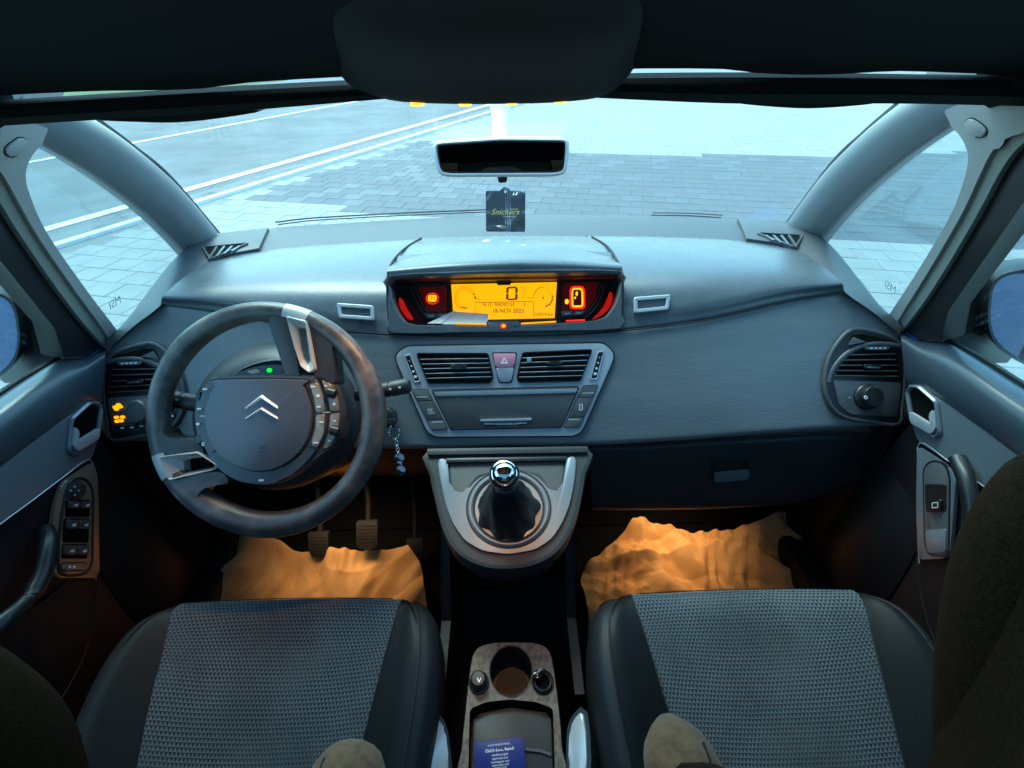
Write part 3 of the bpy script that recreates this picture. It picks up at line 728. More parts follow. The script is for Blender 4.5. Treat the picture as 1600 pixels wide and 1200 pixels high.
# display
scr = slab('display_screen', ons([(705, 444.5), (870, 441), (866.5, 496.5), (709, 500)], G1), nF, -0.004, 0.001, 'lcd_amber', pod)
def seg(name, pts, mat, w, parent, off=0.0018, pl=G1):
    """flat line of pixel width w on a plane"""
    q = [on(x, y, pl, off) for x, y in pts]; k = (on(pts[0][0] + 10, pts[0][1], pl, off) - q[0]).length / 10 * w / 2
    vs_ = []
    for i, p in enumerate(q):
        t = (q[min(i + 1, len(q) - 1)] - q[max(i - 1, 0)]).normalized(); sd = pl[1].cross(t) * k
        vs_ += [p + sd, p - sd]
    return build(name, vs_, [(2 * i, 2 * i + 1, 2 * i + 3, 2 * i + 2) for i in range(len(q) - 1)], mat, parent)
slab('screen_notch', ons([(775, 441), (800, 440), (797, 445.5), (778, 446)], G1), nF, 0.0012, 0.0018, 'black_plastic', scr)
for a, b in (((793, 449.5), (807, 449)), ((793, 468), (807, 467.5))): seg('digit_bar', [a, b], 'lcd_dark', 2.6, scr)
for x in (793.0, 807.2):
    seg('digit_bar', [(x, 450), (x - .3, 457.8)], 'lcd_dark', 3.6, scr); seg('digit_bar', [(x - .3, 459.2), (x - .5, 467.5)], 'lcd_dark', 3.6, scr)
ptext('screen_text', '16:12  RADIO S3       5', 787, 476, G1, 0.0018, 5.0, 'lcd_dark', scr, bold=0.012)
ptext('screen_text', '18 NOV 2023', 794, 486, G1, 0.0018, 6.0, 'lcd_dark', scr, bold=0.015)
ptext('screen_text', '229574 km', 849.5, 491.5, G1, 0.0018, 4.4, 'lcd_dark', scr, bold=0.01)
ptext('screen_text', 'OFF', 771, 493, G1, 0.0018, 2.0, 'lcd_faint', scr)
ptext('screen_text', 'Pause', 816, 493, G1, 0.0018, 2.2, 'lcd_faint', scr)
for i, (tx, yy) in enumerate((('CRUISE', 450), ('LIMIT', 454.5), ('PAUSE', 459), ('km/h', 464.5))): ptext('screen_text', tx, 818, yy, G1, 0.0018, 2.0, 'lcd_dark' if i in (0, 3) else 'lcd_faint', scr)
seg('screen_rule', [(742.5, 489), (743, 473), (832, 471), (834, 473), (834, 495)], 'lcd_dark', 0.9, scr)
seg('screen_rule', [(742, 467), (751, 467)], 'lcd_dark', 0.7, scr); seg('screen_rule', [(824, 465.5), (834, 465.3)], 'lcd_dark', 0.7, scr)
seg('fuel_arc', pxring(726, 466, 15, 17.5, 18, 20, 250), 'lcd_faint', 1.0, scr); seg('fuel_arc', pxring(726, 466, 12, 14, 18, 30, 250), 'lcd_faint', 0.6, scr)
seg('gauge_arc', pxring(849, 465, 15, 16.5, 12, 88, 175), 'lcd_dark', 1.0, scr); seg('gauge_arc', pxring(849, 466, 14, 15, 14, 80, -60), 'lcd_faint', 0.7, scr)
for k in range(5):
    seg('gauge_block', pxring(849, 464, 14.5, 15, 3, 8 - k * 18, -4 - k * 18), 'lcd_dark', 2.6, scr)
for k in range(3): seg('gauge_block', [(721 + k * 3, 479.6 + k * .8), (723.2 + k * 3, 480.2 + k * .8)], 'lcd_dark', 2.6, scr)
seg('gauge_block', [(740, 459), (741.6, 460.5)], 'lcd_dark', 2.6, scr); seg('gauge_block', [(742, 463), (743, 466.8)], 'lcd_dark', 2.6, scr)
seg('gauge_block', [(848.6, 463.6), (848.4, 467)], 'lcd_dark', 2.4, scr)
for nm, q in (('warning_window', [(653, 449), (698, 447), (698, 487), (668, 487)]), ('warning_window', [(880, 443), (935, 441), (930, 466), (917, 485), (878, 486)])):
    slab(nm, rnd(ons(q, G1), 0.004), nF, -0.004, 0.001, 'red_window', pod)
for sg in ([(642, 452), (650, 470), (662, 490), (672, 501)], [(648, 450), (657, 470), (668, 488), (684, 499)], [(945, 447), (938, 467), (927, 485), (914, 497)], [(940, 446), (933, 466), (922, 483), (908, 495)]):
    tube('cluster_rib', spline(ons(sg, G1, 0.004), 5), 0.0022, 'dark_plastic', pod, 6)
for q in ([(624, 466), (629, 468), (637, 484), (646, 498), (638, 499), (629, 488), (624, 476)], [(953, 456), (957, 462), (955, 476), (946, 488), (931, 498), (926, 498), (940, 484), (948, 468)]):
    slab('indicator_lens', spline(ons(q, G1, 0.02), 3, True), nF, 0, 0.002, 'red_glow', pod, 0.001)
for q in ([(663, 490), (681, 490), (682, 497), (669, 498)], [(682, 490), (699, 489), (699, 496), (683, 497)], [(877, 486.5), (895, 486), (895, 493), (878, 494)], [(897, 486), (915, 485.5), (909, 492), (896, 493)]):
    b = slab('pod_button', rnd(ons(q, G1, 0.006), 0.002), nF, -0.004, 0.003, 'button_grey', pod, 0.001)
    cx = sum(a for a, _ in q) / 4; cy = sum(a for _, a in q) / 4
    seg('button_mark', [(cx - 4, cy), (cx + 4, cy - .2)], 'dim_mark', 1.6, b, 0.0094)
h = slab('handbrake_light', rnd(ons([(668.5, 461.5), (682.5, 461), (682.5, 471.5), (669, 472)], G1), 0.006), nF, 0.001, 0.002, 'yellow_icon', pod)
seg('light_halo', pxring(675.7, 466.5, 9.5, 8.2, 24), 'red_icon', 2.2, pod, 0.0013)
ptext('lamp_symbol', '(P)', 675.5, 466.5, G1, 0.0022, 5.5, 'red_icon', h)
caro = rnd(ons([(892.5, 455), (895, 450), (907.5, 450), (911, 454), (911.5, 480), (893, 480.5)], G1), 0.006)
ring('door_open_light', caro, inset(caro, nF, 0.0034), nF, 0.001, 0.002, 'yellow_icon', pod)
slab('door_open_light', spline(ons(pxring(885.5, 471.5, 3.2, 4.2, 10), G1), 1, True), nF, 0.001, 0.002, 'yellow_icon', pod)
slab('door_open_light', spline(ons(pxring(901, 459, 2, 3.6, 10), G1), 1, True), nF, 0.001, 0.002, 'yellow_icon', pod)
slab('door_open_light', spline(ons(pxring(898.5, 465.5, 1.6, 1.8, 10), G1), 1, True), nF, 0.001, 0.002, 'yellow_icon', pod)
hal = rnd(ons([(889.5, 453), (893, 447), (910, 447), (914, 452), (914.5, 483), (890, 483.5)], G1), 0.008)
ring('light_halo', hal, caro, nF, 0.001, 0.0016, 'red_icon', pod)
for a, b, m in (((711, 505.5), (762, 506.5), 'lcd_amber'), ((814, 505.5), (869, 502.5), 'lcd_amber'), ((884, 501.5), (914, 500), 'red_icon')):
    seg('edge_light', [a, b], m, 2.6, pod, 0.003, F)
tab = slab('airbag_lamp_tab', rnd(ons([(762, 504), (812, 503.5), (811, 518), (764, 519)], F), 0.004), nF, 0.002, 0.012, 'dash_pad', pod, 0.003)
ring('tab_rim', inset(rnd(ons([(762, 504), (812, 503.5), (811, 518), (764, 519)], F), 0.004), nF, -0.002), rnd(ons([(762, 504), (812, 503.5), (811, 518), (764, 519)], F), 0.004), nF, 0.002, 0.010, 'rubber', tab)
slab('seat_belt_lamp', ons(pxring(787, 511, 5, 4.2, 14), F), nF, 0.010, 0.0128, 'red_icon', tab)
slab('seat_belt_lamp', ons(pxring(787, 511, 2.6, 2.2, 12), F), nF, 0.0125, 0.0134, 'yellow_icon', tab)
# satin frames left and right of the pod
for q in ([(990, 465), (1047, 460.5), (1044, 484), (990.5, 489.5)], [(526.5, 474), (584, 478), (585.5, 501), (530.5, 497)]):
    o_ = rnd(ons(q, F, 0.0085), 0.004); i_ = inset(o_, nF, 0.0062)
    fr_ = ring('speaker_frame', o_, i_, nF, -0.004, 0.0035, 'satin_frame', dash, bevel=0.001)
    slab('frame_insert', i_, nF, -0.003, 0.0005, 'dash_pad', fr_)
# ---- centre panel
nP = nF
po = rnd(ons([(636, 541.5), (943, 536.5), (958.5, 551), (957, 564), (909, 673), (898, 680.5), (681, 682), (668, 674), (619.5, 563), (621, 552)], F, 0.006), 0.010)
cp = slab('centre_panel', po, nF, -0.01, 0.003, 'panel_grey', dash, 0.0015)
ring('panel_gap', inset(po, nF, -0.0028), inset(po, nF, -0.0002), nF, -0.01, 0.0022, 'rubber', cp)
def vent(parent, outline, nsl, mat_sl='black_gloss', pl=F, off=0.009, name='air_vent', edge=0.0012, col='panel_grey'):
    """louvred outlet: dark box, rim, slats across it"""
    q = rnd(ons(outline, pl, off), 0.004)
    n = pl[1]
    v = slab(name, q, n, -0.002, 0.0006, 'black_void', parent)
    ring('vent_rim', inset(q, n, -0.0018), inset(q, n, 0.0002), n, -0.001, 0.0028, 'black_plastic', v)
    return v, q
def slats(v, rowsL, rowsR, pl, off, k, w=0.6, mat='panel_grey'):
    """k slats between left edge polyline and right edge polyline"""
    for i in range(k):
        t = (i + 0.75) / (k + 0.5)
        a = [rowsL[0][j] + (rowsL[1][j] - rowsL[0][j]) * t for j in (0, 1)]
        b = [rowsR[0][j] + (rowsR[1][j] - rowsR[0][j]) * t for j in (0, 1)]
        P, Q = on(a[0], a[1], pl, off), on(b[0], b[1], pl, off)
        n = pl[1]; upv = n.cross((Q - P).normalized())
        if upv.z < 0: upv = -upv
        hgt = 0.0011 * w
        slab('slat', [P + upv * hgt, Q + upv * hgt, Q - upv * hgt, P - upv * hgt], n, 0.0006, 0.0030, mat, v, 0.0005)
        # blade running back and down behind the lit edge
        build('blade', [P - upv * hgt + n * 0.0028, Q - upv * hgt + n * 0.0028, Q - upv * 0.0036 + n * 0.0009, P - upv * 0.0036 + n * 0.0009], [(0, 1, 2, 3)], 'black_plastic', v)
vl, q = vent(cp, [(652, 553), (762, 553), (770, 590), (765, 598.5), (670, 599)], 5)
slats(vl, ((655, 556), (669, 597)), ((762, 555), (769, 594)), F, 0.009, 5)
vr, q = vent(cp, [(817, 552), (924, 547), (906, 595), (811, 597.5), (808.5, 590)], 5)
slats(vr, ((816, 554), (810, 595)), ((922, 549), (907, 593)), F, 0.009, 5)
for v, x, y in ((vl, 717, 573), (vr, 866, 568)):
    lens = [(x - 13, y), (x - 10, y - 3.2), (x, y - 4.4), (x + 10, y - 3.2), (x + 13, y), (x + 10, y + 2.4), (x, y + 2), (x - 10, y + 2.4)]
    slab('vent_tab', spline(ons(lens, F, 0.009), 2, True), nF, 0.002, 0.0065, 'black_plastic', v, 0.002)
slab('vent_clip', ons([(823, 559.5), (830, 559), (830.5, 566.5), (823.5, 567)], F, 0.009), nF, 0.002, 0.006, 'panel_grey', vr, 0.001)
hz = slab('hazard_button', rnd(ons([(770.5, 552.5), (806.5, 552), (803.5, 572.5), (774, 573)], F, 0.009), 0.004), nF, -0.002, 0.004, 'hazard_pink', cp, 0.0015)
tri_o = ons([(788, 558.5), (794.5, 568.5), (782, 568.7)], F, 0.009); tri_i = [sum(tri_o, Vector()) / 3 + (p - sum(tri_o, Vector()) / 3) * 0.45 for p in tri_o]
ring('triangle_mark', tri_o, tri_i, nF, 0.003, 0.0045, 'white_mark', hz)
slab('lock_button', rnd(ons([(774.5, 575), (803.5, 574.5), (798.5, 596), (780.5, 596.3)], F, 0.009), 0.005), nF, -0.002, 0.0035, 'panel_grey', cp, 0.0015)
gq = rnd(ons([(768.5, 550.5), (808.5, 550), (800, 598.5), (779, 599)], F, 0.009), 0.005)
ring('button_gap', gq, inset(gq, nF, 0.0022), nF, -0.004, 0.0006, 'rubber', cp)
for q, s in (([(631, 556), (641.5, 553), (658, 596), (647.5, 599)], 1), ([(933.5, 549.5), (945, 548), (933.5, 593), (921, 594)], -1)):
    oo = rnd(ons(q, F, 0.009), 0.003)
    w_ = ring('wheel_frame', oo, inset(oo, nF, 0.0022), nF, -0.002, 0.0025, 'panel_grey', cp, bevel=0.0006)
    ii = inset(oo, nF, 0.0024)
    slab('thumb_wheel', ii, nF, -0.002, 0.001, 'black_plastic', w_)
    (x0, y0), (x1, y1) = ((q[0][0] + q[1][0]) / 2, (q[0][1] + q[1][1]) / 2), ((q[2][0] + q[3][0]) / 2, (q[2][1] + q[3][1]) / 2)
    for k in range(4):
        t = 0.22 + k * 0.19; x, y = x0 + (x1 - x0) * t, y0 + (y1 - y0) * t
        r = 0.7 + 0.45 * k
        slab('wheel_mark', ons([(x - r, y - r), (x + r, y - r), (x + r, y + r), (x - r, y + r)], F, 0.009), nF, 0.0009, 0.0016, 'white_mark', w_)
lq = rnd(ons([(676, 610.5), (903.5, 605), (876, 667), (705, 670.5)], F, 0.009), 0.003)
lid = slab('storage_lid', lq, nF, -0.004, 0.004, 'lid_grey', cp, 0.001)
ring('lid_gap', inset(lq, nF, -0.0022), inset(lq, nF, -0.0002), nF, -0.004, 0.0008, 'rubber', lid)
tp = ons([(679, 612.5), (901.5, 607.2), (899, 613.5), (682, 619)], F, 0.009)
slab('lid_edge', rnd(tp, 0.001), nF, 0.002, 0.0062, 'panel_grey', lid, 0.0018)
hs = rnd(ons([(750, 655), (830.5, 653), (821, 664.5), (757, 665.5)], F, 0.009), 0.002)
slab('lid_slot', hs, nF, 0.003, 0.0044, 'lid_grey', lid)
slab('slot_lip', rnd(ons([(750, 655), (830.5, 653), (829.5, 656.3), (751.5, 658)], F, 0.009), 0.001), nF, 0.004, 0.0075, 'satin_frame', lid, 0.001)
slab('slot_chrome', ons([(756, 661), (824.5, 659.5), (821.5, 664), (758, 665)], F, 0.009), nF, 0.0044, 0.006, 'chrome_dark', lid, 0.0006)
for x in range(5): slab('slot_tooth', ons([(772 + x * 7, 659), (777 + x * 7, 659), (777 + x * 7, 661.5), (772 + x * 7, 661.7)], F, 0.009), nF, 0.0044, 0.0062, 'lid_grey', lid)
for (a, b, c, d_), s in ((((644, 609.5), (667, 608.5), (699, 669.5), (675, 672)), 1), (((934, 602), (912, 603), (882, 667), (904.5, 667.5)), -1)):
    for t0, t1, mk in ((0, 0.27, 'bar'), (0.29, 0.75, 'txt'), (0.77, 1.0, 'bar')):
        L0 = [a[i] + (d_[i] - a[i]) * t0 for i in (0, 1)]; L1 = [a[i] + (d_[i] - a[i]) * t1 for i in (0, 1)]
        R0_ = [b[i] + (c[i] - b[i]) * t0 for i in (0, 1)]; R1_ = [b[i] + (c[i] - b[i]) * t1 for i in (0, 1)]
        q = rnd(ons([L0, R0_, R1_, L1], F, 0.009), 0.002)
        bt = slab('panel_button', q, nF, -0.002, 0.003, 'button_grey', cp, 0.001)
        ring('button_gap', inset(q, nF, -0.0013), inset(q, nF, -0.0001), nF, -0.002, 0.0006, 'rubber', bt)
        cx = (L0[0] + R1_[0] + R0_[0] + L1[0]) / 4; cy = (L0[1] + R1_[1] + R0_[1] + L1[1]) / 4
        if mk == 'bar': seg('button_bar', [(cx - 9, cy + (3 if t0 == 0 else -4)), (cx + 9, cy + (2.7 if t0 == 0 else -4.3))], 'satin_frame', 1.5, bt, 0.0124, F)
        elif s > 0:
            ptext('button_text', 'ESP', cx, cy - 0.5, F, 0.0122, 4, 'white_mark', bt); ptext('button_text', 'OFF', cx + 2, cy + 4.5, F, 0.0122, 4, 'white_mark', bt)
        else:
            ok = rnd(ons([(cx - 3, cy - 5), (cx + 2.5, cy - 5), (cx + 2.5, cy + 5), (cx - 3, cy + 5)], F, 0.009), 0.002)
            ring('lock_symbol', ok, inset(ok, nF, 0.0014), nF, 0.0028, 0.0034, 'white_mark', bt)
# ---- side vent modules
for s in (1, -1):
    f = (lambda p: p) if s > 0 else mir
    n = f(nF)
    def fo(pts, off=0.008): return [f(p) for p in ons(pts, F, off)]
    oq = spline(fo([(1330, 516), (1356, 517), (1392, 528), (1408, 545), (1412, 590), (1408, 634), (1402, 662), (1362, 659), (1318, 651), (1297, 632), (1288, 602), (1293, 565), (1309, 535)]), 3, True)
    mod = slab('side_vent_module', oq, n, -0.012, 0.003, 'black_plastic', dash, 0.002)
    tube('module_rim', oq + [oq[0], oq[1]], 0.0042, 'module_grey', mod, 8, caps=False)
    slab('demister_slot', rnd(fo([(1329, 524), (1347, 522), (1392, 533), (1350, 536.5), (1322, 540)]), 0.003), n, 0.001, 0.0036, 'black_void', mod)
    slab('slot_vane', rnd(fo([(1322, 540), (1330, 527), (1350, 535)]), 0.002), n, 0.003, 0.006, 'module_grey', mod, 0.001)
    arch = spline(fo([(1294, 598), (1300, 578), (1318, 556), (1345, 541), (1375, 537), (1403, 541)]), 4)
    tube('vent_arch', arch, 0.0055, 'module_grey', mod, 8)
    vq = rnd(fo([(1303, 588), (1310, 572), (1327, 554), (1348, 544), (1396, 543), (1403, 590)]), 0.004)
    v = slab('air_vent', vq, n, 0.001, 0.0038, 'black_void', mod)
    for i, (xl, yl, xr, yr) in enumerate(((1327, 555, 1397, 553), (1317, 563, 1398, 562), (1311, 571, 1400, 571), (1306, 579, 1401, 580), (1303, 587, 1402, 588.5))):
        a, b = fo([(xl, yl), (xr, yr)], 0.0115)
        up_ = n.cross((b - a).normalized()); up_ = up_ if up_.z > 0 else -up_
        slab('slat', [a + up_ * 0.0009, b + up_ * 0.0009, b - up_ * 0.0009, a - up_ * 0.0009], n, 0, 0.004, 'module_grey', v, 0.001)
    slab('vent_wheel', rnd(fo([(1349, 542.5), (1388, 541.5), (1384, 547.5), (1351, 547)], 0.0115), 0.002), n, 0, 0.005, 'lid_grey', v, 0.001)
    for k in range(4): slab('wheel_mark', fo([(1356 + k * 7, 543.6), (1360 + k * 7, 543.5), (1360 + k * 7, 545.6), (1356 + k * 7, 545.7)], 0.0115), n, 0.004, 0.0056, 'satin_frame', v)
    slab('vent_tab', rnd(fo([(1344, 570), (1372, 570), (1371, 577), (1346, 577)], 0.0115), 0.003), n, 0.002, 0.009, 'black_gloss', v, 0.002)
    slab('tab_glint', rnd(fo([(1349, 573.5), (1370, 573.8), (1369, 576), (1350, 575.5)], 0.0115), 0.001), n, 0.008, 0.0096, 'chrome', v, 0.0005)
    pq = rnd(fo([(1299, 594), (1405, 597.5), (1398, 651), (1326, 647), (1308, 632)]), 0.006)
    plate = slab('knob_plate', pq, n, 0.0, 0.005, 'module_grey' if s > 0 else 'button_grey', mod, 0.001)
    kc = f(on(1354, 620, F, 0.013))
    lathe('rotary_knob', kc, n, [(0.0235, 0), (0.023, 0.004), (0.0205, 0.007), (0.0185, 0.0075), (0.0182, 0.017), (0.0165, 0.0185), (0.0125, 0.0186), (0.0122, 0.0165), (0.0118, 0.0185), (0.0, 0.0188)] if s > 0 else [(0.0235, 0), (0.023, 0.005), (0.0205, 0.008), (0.020, 0.015), (0.018, 0.017), (0.0145, 0.0172), (0.0142, 0.0155), (0.0138, 0.0172), (0.0, 0.0175)], 'black_plastic' if s > 0 else 'lid_grey', plate, 28)
    if s > 0:
        tube('knob_scale', spline([on(1354 + 22 * math.cos(a), 620 - 20 * math.sin(a), F, 0.0138) for a in [math.radians(30 - k * 11) for k in range(7)]], 2), 0.0014, 'red_mark', plate, 6)
        ok = [on(1353 + 2.6 * math.cos(a), 621 + 3 * math.sin(a), F, 0.0325) for a in [k * math.pi / 6 for k in range(12)]]
        ring('lock_mark', ok, inset(ok, nF, 0.0012), nF, -0.001, 0.0006, 'white_mark', plate)
        seg('knob_mark', [(1367, 607), (1371, 604)], 'white_mark', 1.4, plate, 0.029, F)
        seg('plate_mark', [(1326, 621), (1330, 621)], 'dim_mark', 1.2, plate, 0.0135, F)
    else:
        for x, y, kind in ((188, 635, 0), (191, 653, 1)):
            for k, (dx, dy) in enumerate(((-4, 1), (1, -2.5), (4, 0.5), (-2, 4.2)) if kind == 0 else ((-5, -1), (4.5, -1.5), (-4, 5), (2.2, 4.2))):
                slab('lit_symbol', ons(pxring(x + dx, y + dy, 4.0, 2.5, 8), F, 0.008), nF, 0.004, 0.0062, 'amber_icon', plate)
        for k, (x, y) in enumerate(((191, 669), (206, 668), (221, 666), (268, 650), (266, 636))):
            b = slab('key_button', rnd(ons([(x - 7, y - 4.5), (x + 6.5, y - 5), (x + 7, y + 4), (x - 6.5, y + 4.5)], F, 0.008), 0.002), nF, 0.003, 0.0075, 'black_plastic', plate, 0.0012)
            seg('key_mark', [(x - 3, y), (x + 3, y - .2)], 'white_mark', 2.6, b, 0.0162, F)
        seg('plate_gap', [(183, 662), (232, 659)], 'rubber', 1.0, plate, 0.0134, F)
# ---- glovebox and lower panels
g0 = [at(x, y, Y=yy) for x, y, yy in ((922, 699, .648), (1000, 697, .648), (1120, 690, .648), (1250, 682, .648), (1330, 679, .65), (1390, 678, .655))]
g1 = [at(x, y, Y=yy) for x, y, yy in ((922, 716, .640), (1000, 714, .640), (1120, 707, .640), (1250, 698, .640), (1330, 695, .642), (1385, 694, .648))]
g2 = [at(x, y, Y=yy) for x, y, yy in ((923, 760, .628), (1000, 760, .628), (1120, 757, .628), (1240, 750, .628), (1310, 742, .632), (1358, 728, .64))]
g3 = [at(x, y, Y=yy) for x, y, yy in ((925, 797, .622), (1000, 797, .622), (1115, 795, .622), (1225, 788, .622), (1280, 775, .626), (1330, 752, .632))]
g4 = [p + Vector((0, 0.08, -0.006)) for p in g3]; gm = [p + Vector((0, 0.03, 0.002)) for p in g0]
gb = grid('glove_box', [gm, g0, g1, g2, g3, g4], 'dark_plastic', dash, 5, 4)
gp = plane3(at(1112, 715, Y=.6385), at(1168, 712, Y=.6385), at(1140, 750, Y=.630))
hq = rnd(ons([(1113, 717), (1169, 713), (1167, 744), (1115, 750)], gp), 0.003)
ring('handle_rim', inset(hq, gp[1], -0.001), hq, gp[1], 0.0, 0.0065, 'dark_plastic', gb)
slab('handle_recess', hq, gp[1], -0.001, 0.0035, 'black_plastic', gb)
slab('handle_ledge', rnd(ons([(1114, 736), (1168, 731), (1168, 745), (1114, 750)], gp), 0.003), gp[1], 0.002, 0.0085, 'dash_fascia', gb, 0.003)
tube('glove_joint', [at(922, 700, Y=.645), at(923, 760, Y=.626), at(926, 797, Y=.620)], 0.0018, 'rubber', gb, 6)
k0 = [Vector((x, .655, .515)) for x in (-0.69, -0.5, -0.3, -0.14)]
k1 = [Vector((x, .67, .40)) for x in (-0.69, -0.5, -0.3, -0.14)]
k2 = [Vector((x, .72, .31)) for x in (-0.69, -0.5, -0.3, -0.14)]
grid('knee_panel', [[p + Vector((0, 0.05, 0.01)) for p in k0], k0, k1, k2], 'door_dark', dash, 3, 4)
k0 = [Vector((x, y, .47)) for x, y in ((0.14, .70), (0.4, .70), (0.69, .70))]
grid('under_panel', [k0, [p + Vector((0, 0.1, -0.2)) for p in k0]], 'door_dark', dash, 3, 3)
# ------------------------------------------------------------------ steering column and wheel
nW = -A0
WP = (at(416, 653, d=0.735), nW)                      # plane of the wheel rim
HUB = (WP[0] + nW * 0.006, nW)
col = thing('steering_column', at(425, 660, d=0.85), 'dark steering column cowl with two stalks behind the wheel', 'steering column')
cow = at(428, 660, d=0.80)
o1 = [on(x, y, WP, -0.055) for x, y in pxring(430, 655, 122, 108, 36)]
o2 = [on(x, y, WP, -0.095) for x, y in pxring(430, 652, 130, 114, 36)]
o3 = [on(x, y, WP, -0.035) for x, y in pxring(428, 658, 98, 92, 36)]
o4 = [p + A0 * 0.10 for p in o2]
loft('column_cowl', [o3, o1, o2, o4], 'dark_plastic', col, True, True, False, 60)
hood = []
for (off, pts) in ((-0.10, ((345, 598), (372, 570), (410, 553), (450, 551), (500, 566), (535, 598))), (-0.075, ((349, 597), (374, 570), (412, 555), (450, 554), (494, 569), (520, 597))), (-0.030, ((357, 593), (380, 576), (414, 565), (446, 564), (480, 575), (498, 590)))):
    hood.append([on(x, y, WP, off) for x, y in pts])
grid('cowl_hood', hood, 'hub_plastic', col, 6, 4)
crs = spline(ons([(366, 586), (385, 577), (412, 571), (440, 570), (462, 575), (480, 584), (440, 585), (400, 586)], WP, -0.024), 3, True)
wl_ = slab('warning_strip', crs, nW, -0.01, 0.0, 'black_gloss', col)
slab('green_light', ons(pxring(421.5, 578.5, 4.0, 3.4, 12), WP, -0.024), nW, 0, 0.002, 'green_led', wl_)
slab('amber_segment', rnd(ons([(386, 580), (402, 576), (408, 582), (392, 584.5)], WP, -0.024), 0.002), nW, 0, 0.001, 'switch_bronze', wl_)
slab('clear_segment', rnd(ons([(440, 574), (462, 577), (466, 583), (440, 583)], WP, -0.024), 0.002), nW, 0, 0.001, 'dash_shelf', wl_)
for name, a, b, r0_, r1_ in (('indicator_stalk', (330, 634), (263, 622), 0.014, 0.0125), ('wiper_stalk', (556, 618), (641, 602), 0.012, 0.0115)):
    p, q_ = on(a[0], a[1], WP, -0.03), on(b[0], b[1], WP, -0.028)
    ax = (q_ - p); ln_ = ax.length; ax.normalize()
    st = lathe(name, p, ax, [(r0_ * .8, 0), (r0_, ln_ * 0.3), (r0_, ln_ * 0.62), (r0_ * 0.9, ln_ * 0.63), (r0_ * 0.9, ln_ * 0.66), (r1_ * 1.1, ln_ * 0.67), (r1_ * 1.1, ln_ * 0.95), (r1_ * .8, ln_)], 'dark_plastic', col, 20)
    for k in range(3):
        c = p + ax * (ln_ * (0.45 + 0.17 * k)) + (CAM - p).normalized() * (r0_ * 1.1)
        sd = ax; uu = (CAM - p).normalized().cross(sd).normalized()
        slab('stalk_mark', [c - sd * .002 - uu * .0016, c + sd * .002 - uu * .0016, c + sd * .002 + uu * .0016, c - sd * .002 + uu * .0016], (CAM - p).normalized(), -0.002, 0.0004, 'white_mark', st)
wh = thing('steering_wheel', WP[0], 'worn grey leather steering wheel turned with fixed round hub and silver chevron emblem', 'steering wheel')
k_ = 96; path = []; rad = []
for i in range(k_):
    a = 2 * math.pi * i / k_
    fl = max(0.0, math.cos(a - math.radians(243))) ** 12
    x = 416.5 + (168.5 - 3 * fl) * math.cos(a); y = 653.5 - (167 - 4 * fl) * math.sin(a)
    path.append(on(x, y, WP)); rad.append(0.0178 + 0.0015 * math.sin(3 * a + 1) - 0.002 * math.cos(a - math.pi / 2))
tube('rim', path, rad, 'rim_leather', wh, 18, True, 0.92, side=nW)
def wslab(name, pts, h0, h1, mat, parent=wh, bev=0.005, pl=WP, r=0.004, sm=0):
    q = [on(x, y, pl) for x, y in pts]
    q = spline(q, sm, True) if sm else rnd(q, r)
    return slab(name, q, nW, h0, h1, mat, parent, bev, seg=3)
sp = wslab('spoke', [(424, 500), (436, 490), (456, 488), (476, 600), (452, 590), (447, 571)], -0.030, 0.012, 'spoke_plastic', r=0.006, bev=0.006)
sp = wslab('spoke', [(486, 494), (508, 500), (530, 518), (522, 545), (528, 600), (500, 610), (497, 576)], -0.032, 0.010, 'spoke_plastic', r=0.006, bev=0.006)
def rim_piece(name, a0, a1, mat):
    pp_, rr_ = [], []
    for i in range(9):
        a = math.radians(a0 + (a1 - a0) * i / 8)
        pp_.append(on(416.5 + 168.5 * math.cos(a), 653.5 - 167 * math.sin(a), WP)); rr_.append(0.0184 + 0.0015 * math.sin(3 * a + 1) - 0.002 * math.cos(a - math.pi / 2))
    return tube(name, pp_, rr_, mat, wh, 18, False, 0.92, side=nW)
rim_piece('rim_insert', 66.5, 79.5, 'spoke_silver'); rim_piece('rim_insert', 199, 212, 'spoke_silver')
so = rnd(ons([(455, 496), (486, 503), (500, 578), (492, 584), (478, 574), (468, 545)], WP), 0.004); si = rnd(ons([(470, 513), (482, 514), (489, 562), (487, 570), (479, 562), (474, 545)], WP), 0.003)
ring('spoke_insert', so, si, nW, -0.02, 0.0195, 'spoke_silver', wh, hin=0.012, bevel=0.002)
wslab('spoke', [(255, 712), (252, 690), (262, 668), (266, 678), (275, 684), (312, 682), (330, 705), (315, 710)], -0.025, 0.014, 'spoke_plastic', r=0.006, bev=0.006)
so = rnd(ons([(262, 711), (275, 709), (320, 703), (350, 722), (350, 730), (276, 747)], WP), 0.003); si = rnd(ons([(289, 719), (300, 716), (328, 713), (342, 722), (340, 730), (291, 738)], WP), 0.003)
ring('spoke_insert', so, si, nW, -0.02, 0.0200, 'spoke_silver', wh, hin=0.006, bevel=0.002)
slab('insert_back', si, nW, -0.018, -0.012, 'black_void', wh)
wslab('spoke', [(277, 752), (350, 733), (366, 752), (338, 756), (320, 766), (318, 780), (330, 793), (362, 803), (398, 813), (378, 816), (338, 806), (298, 783)], -0.025, 0.016, 'rim_leather', bev=0.009, sm=3)
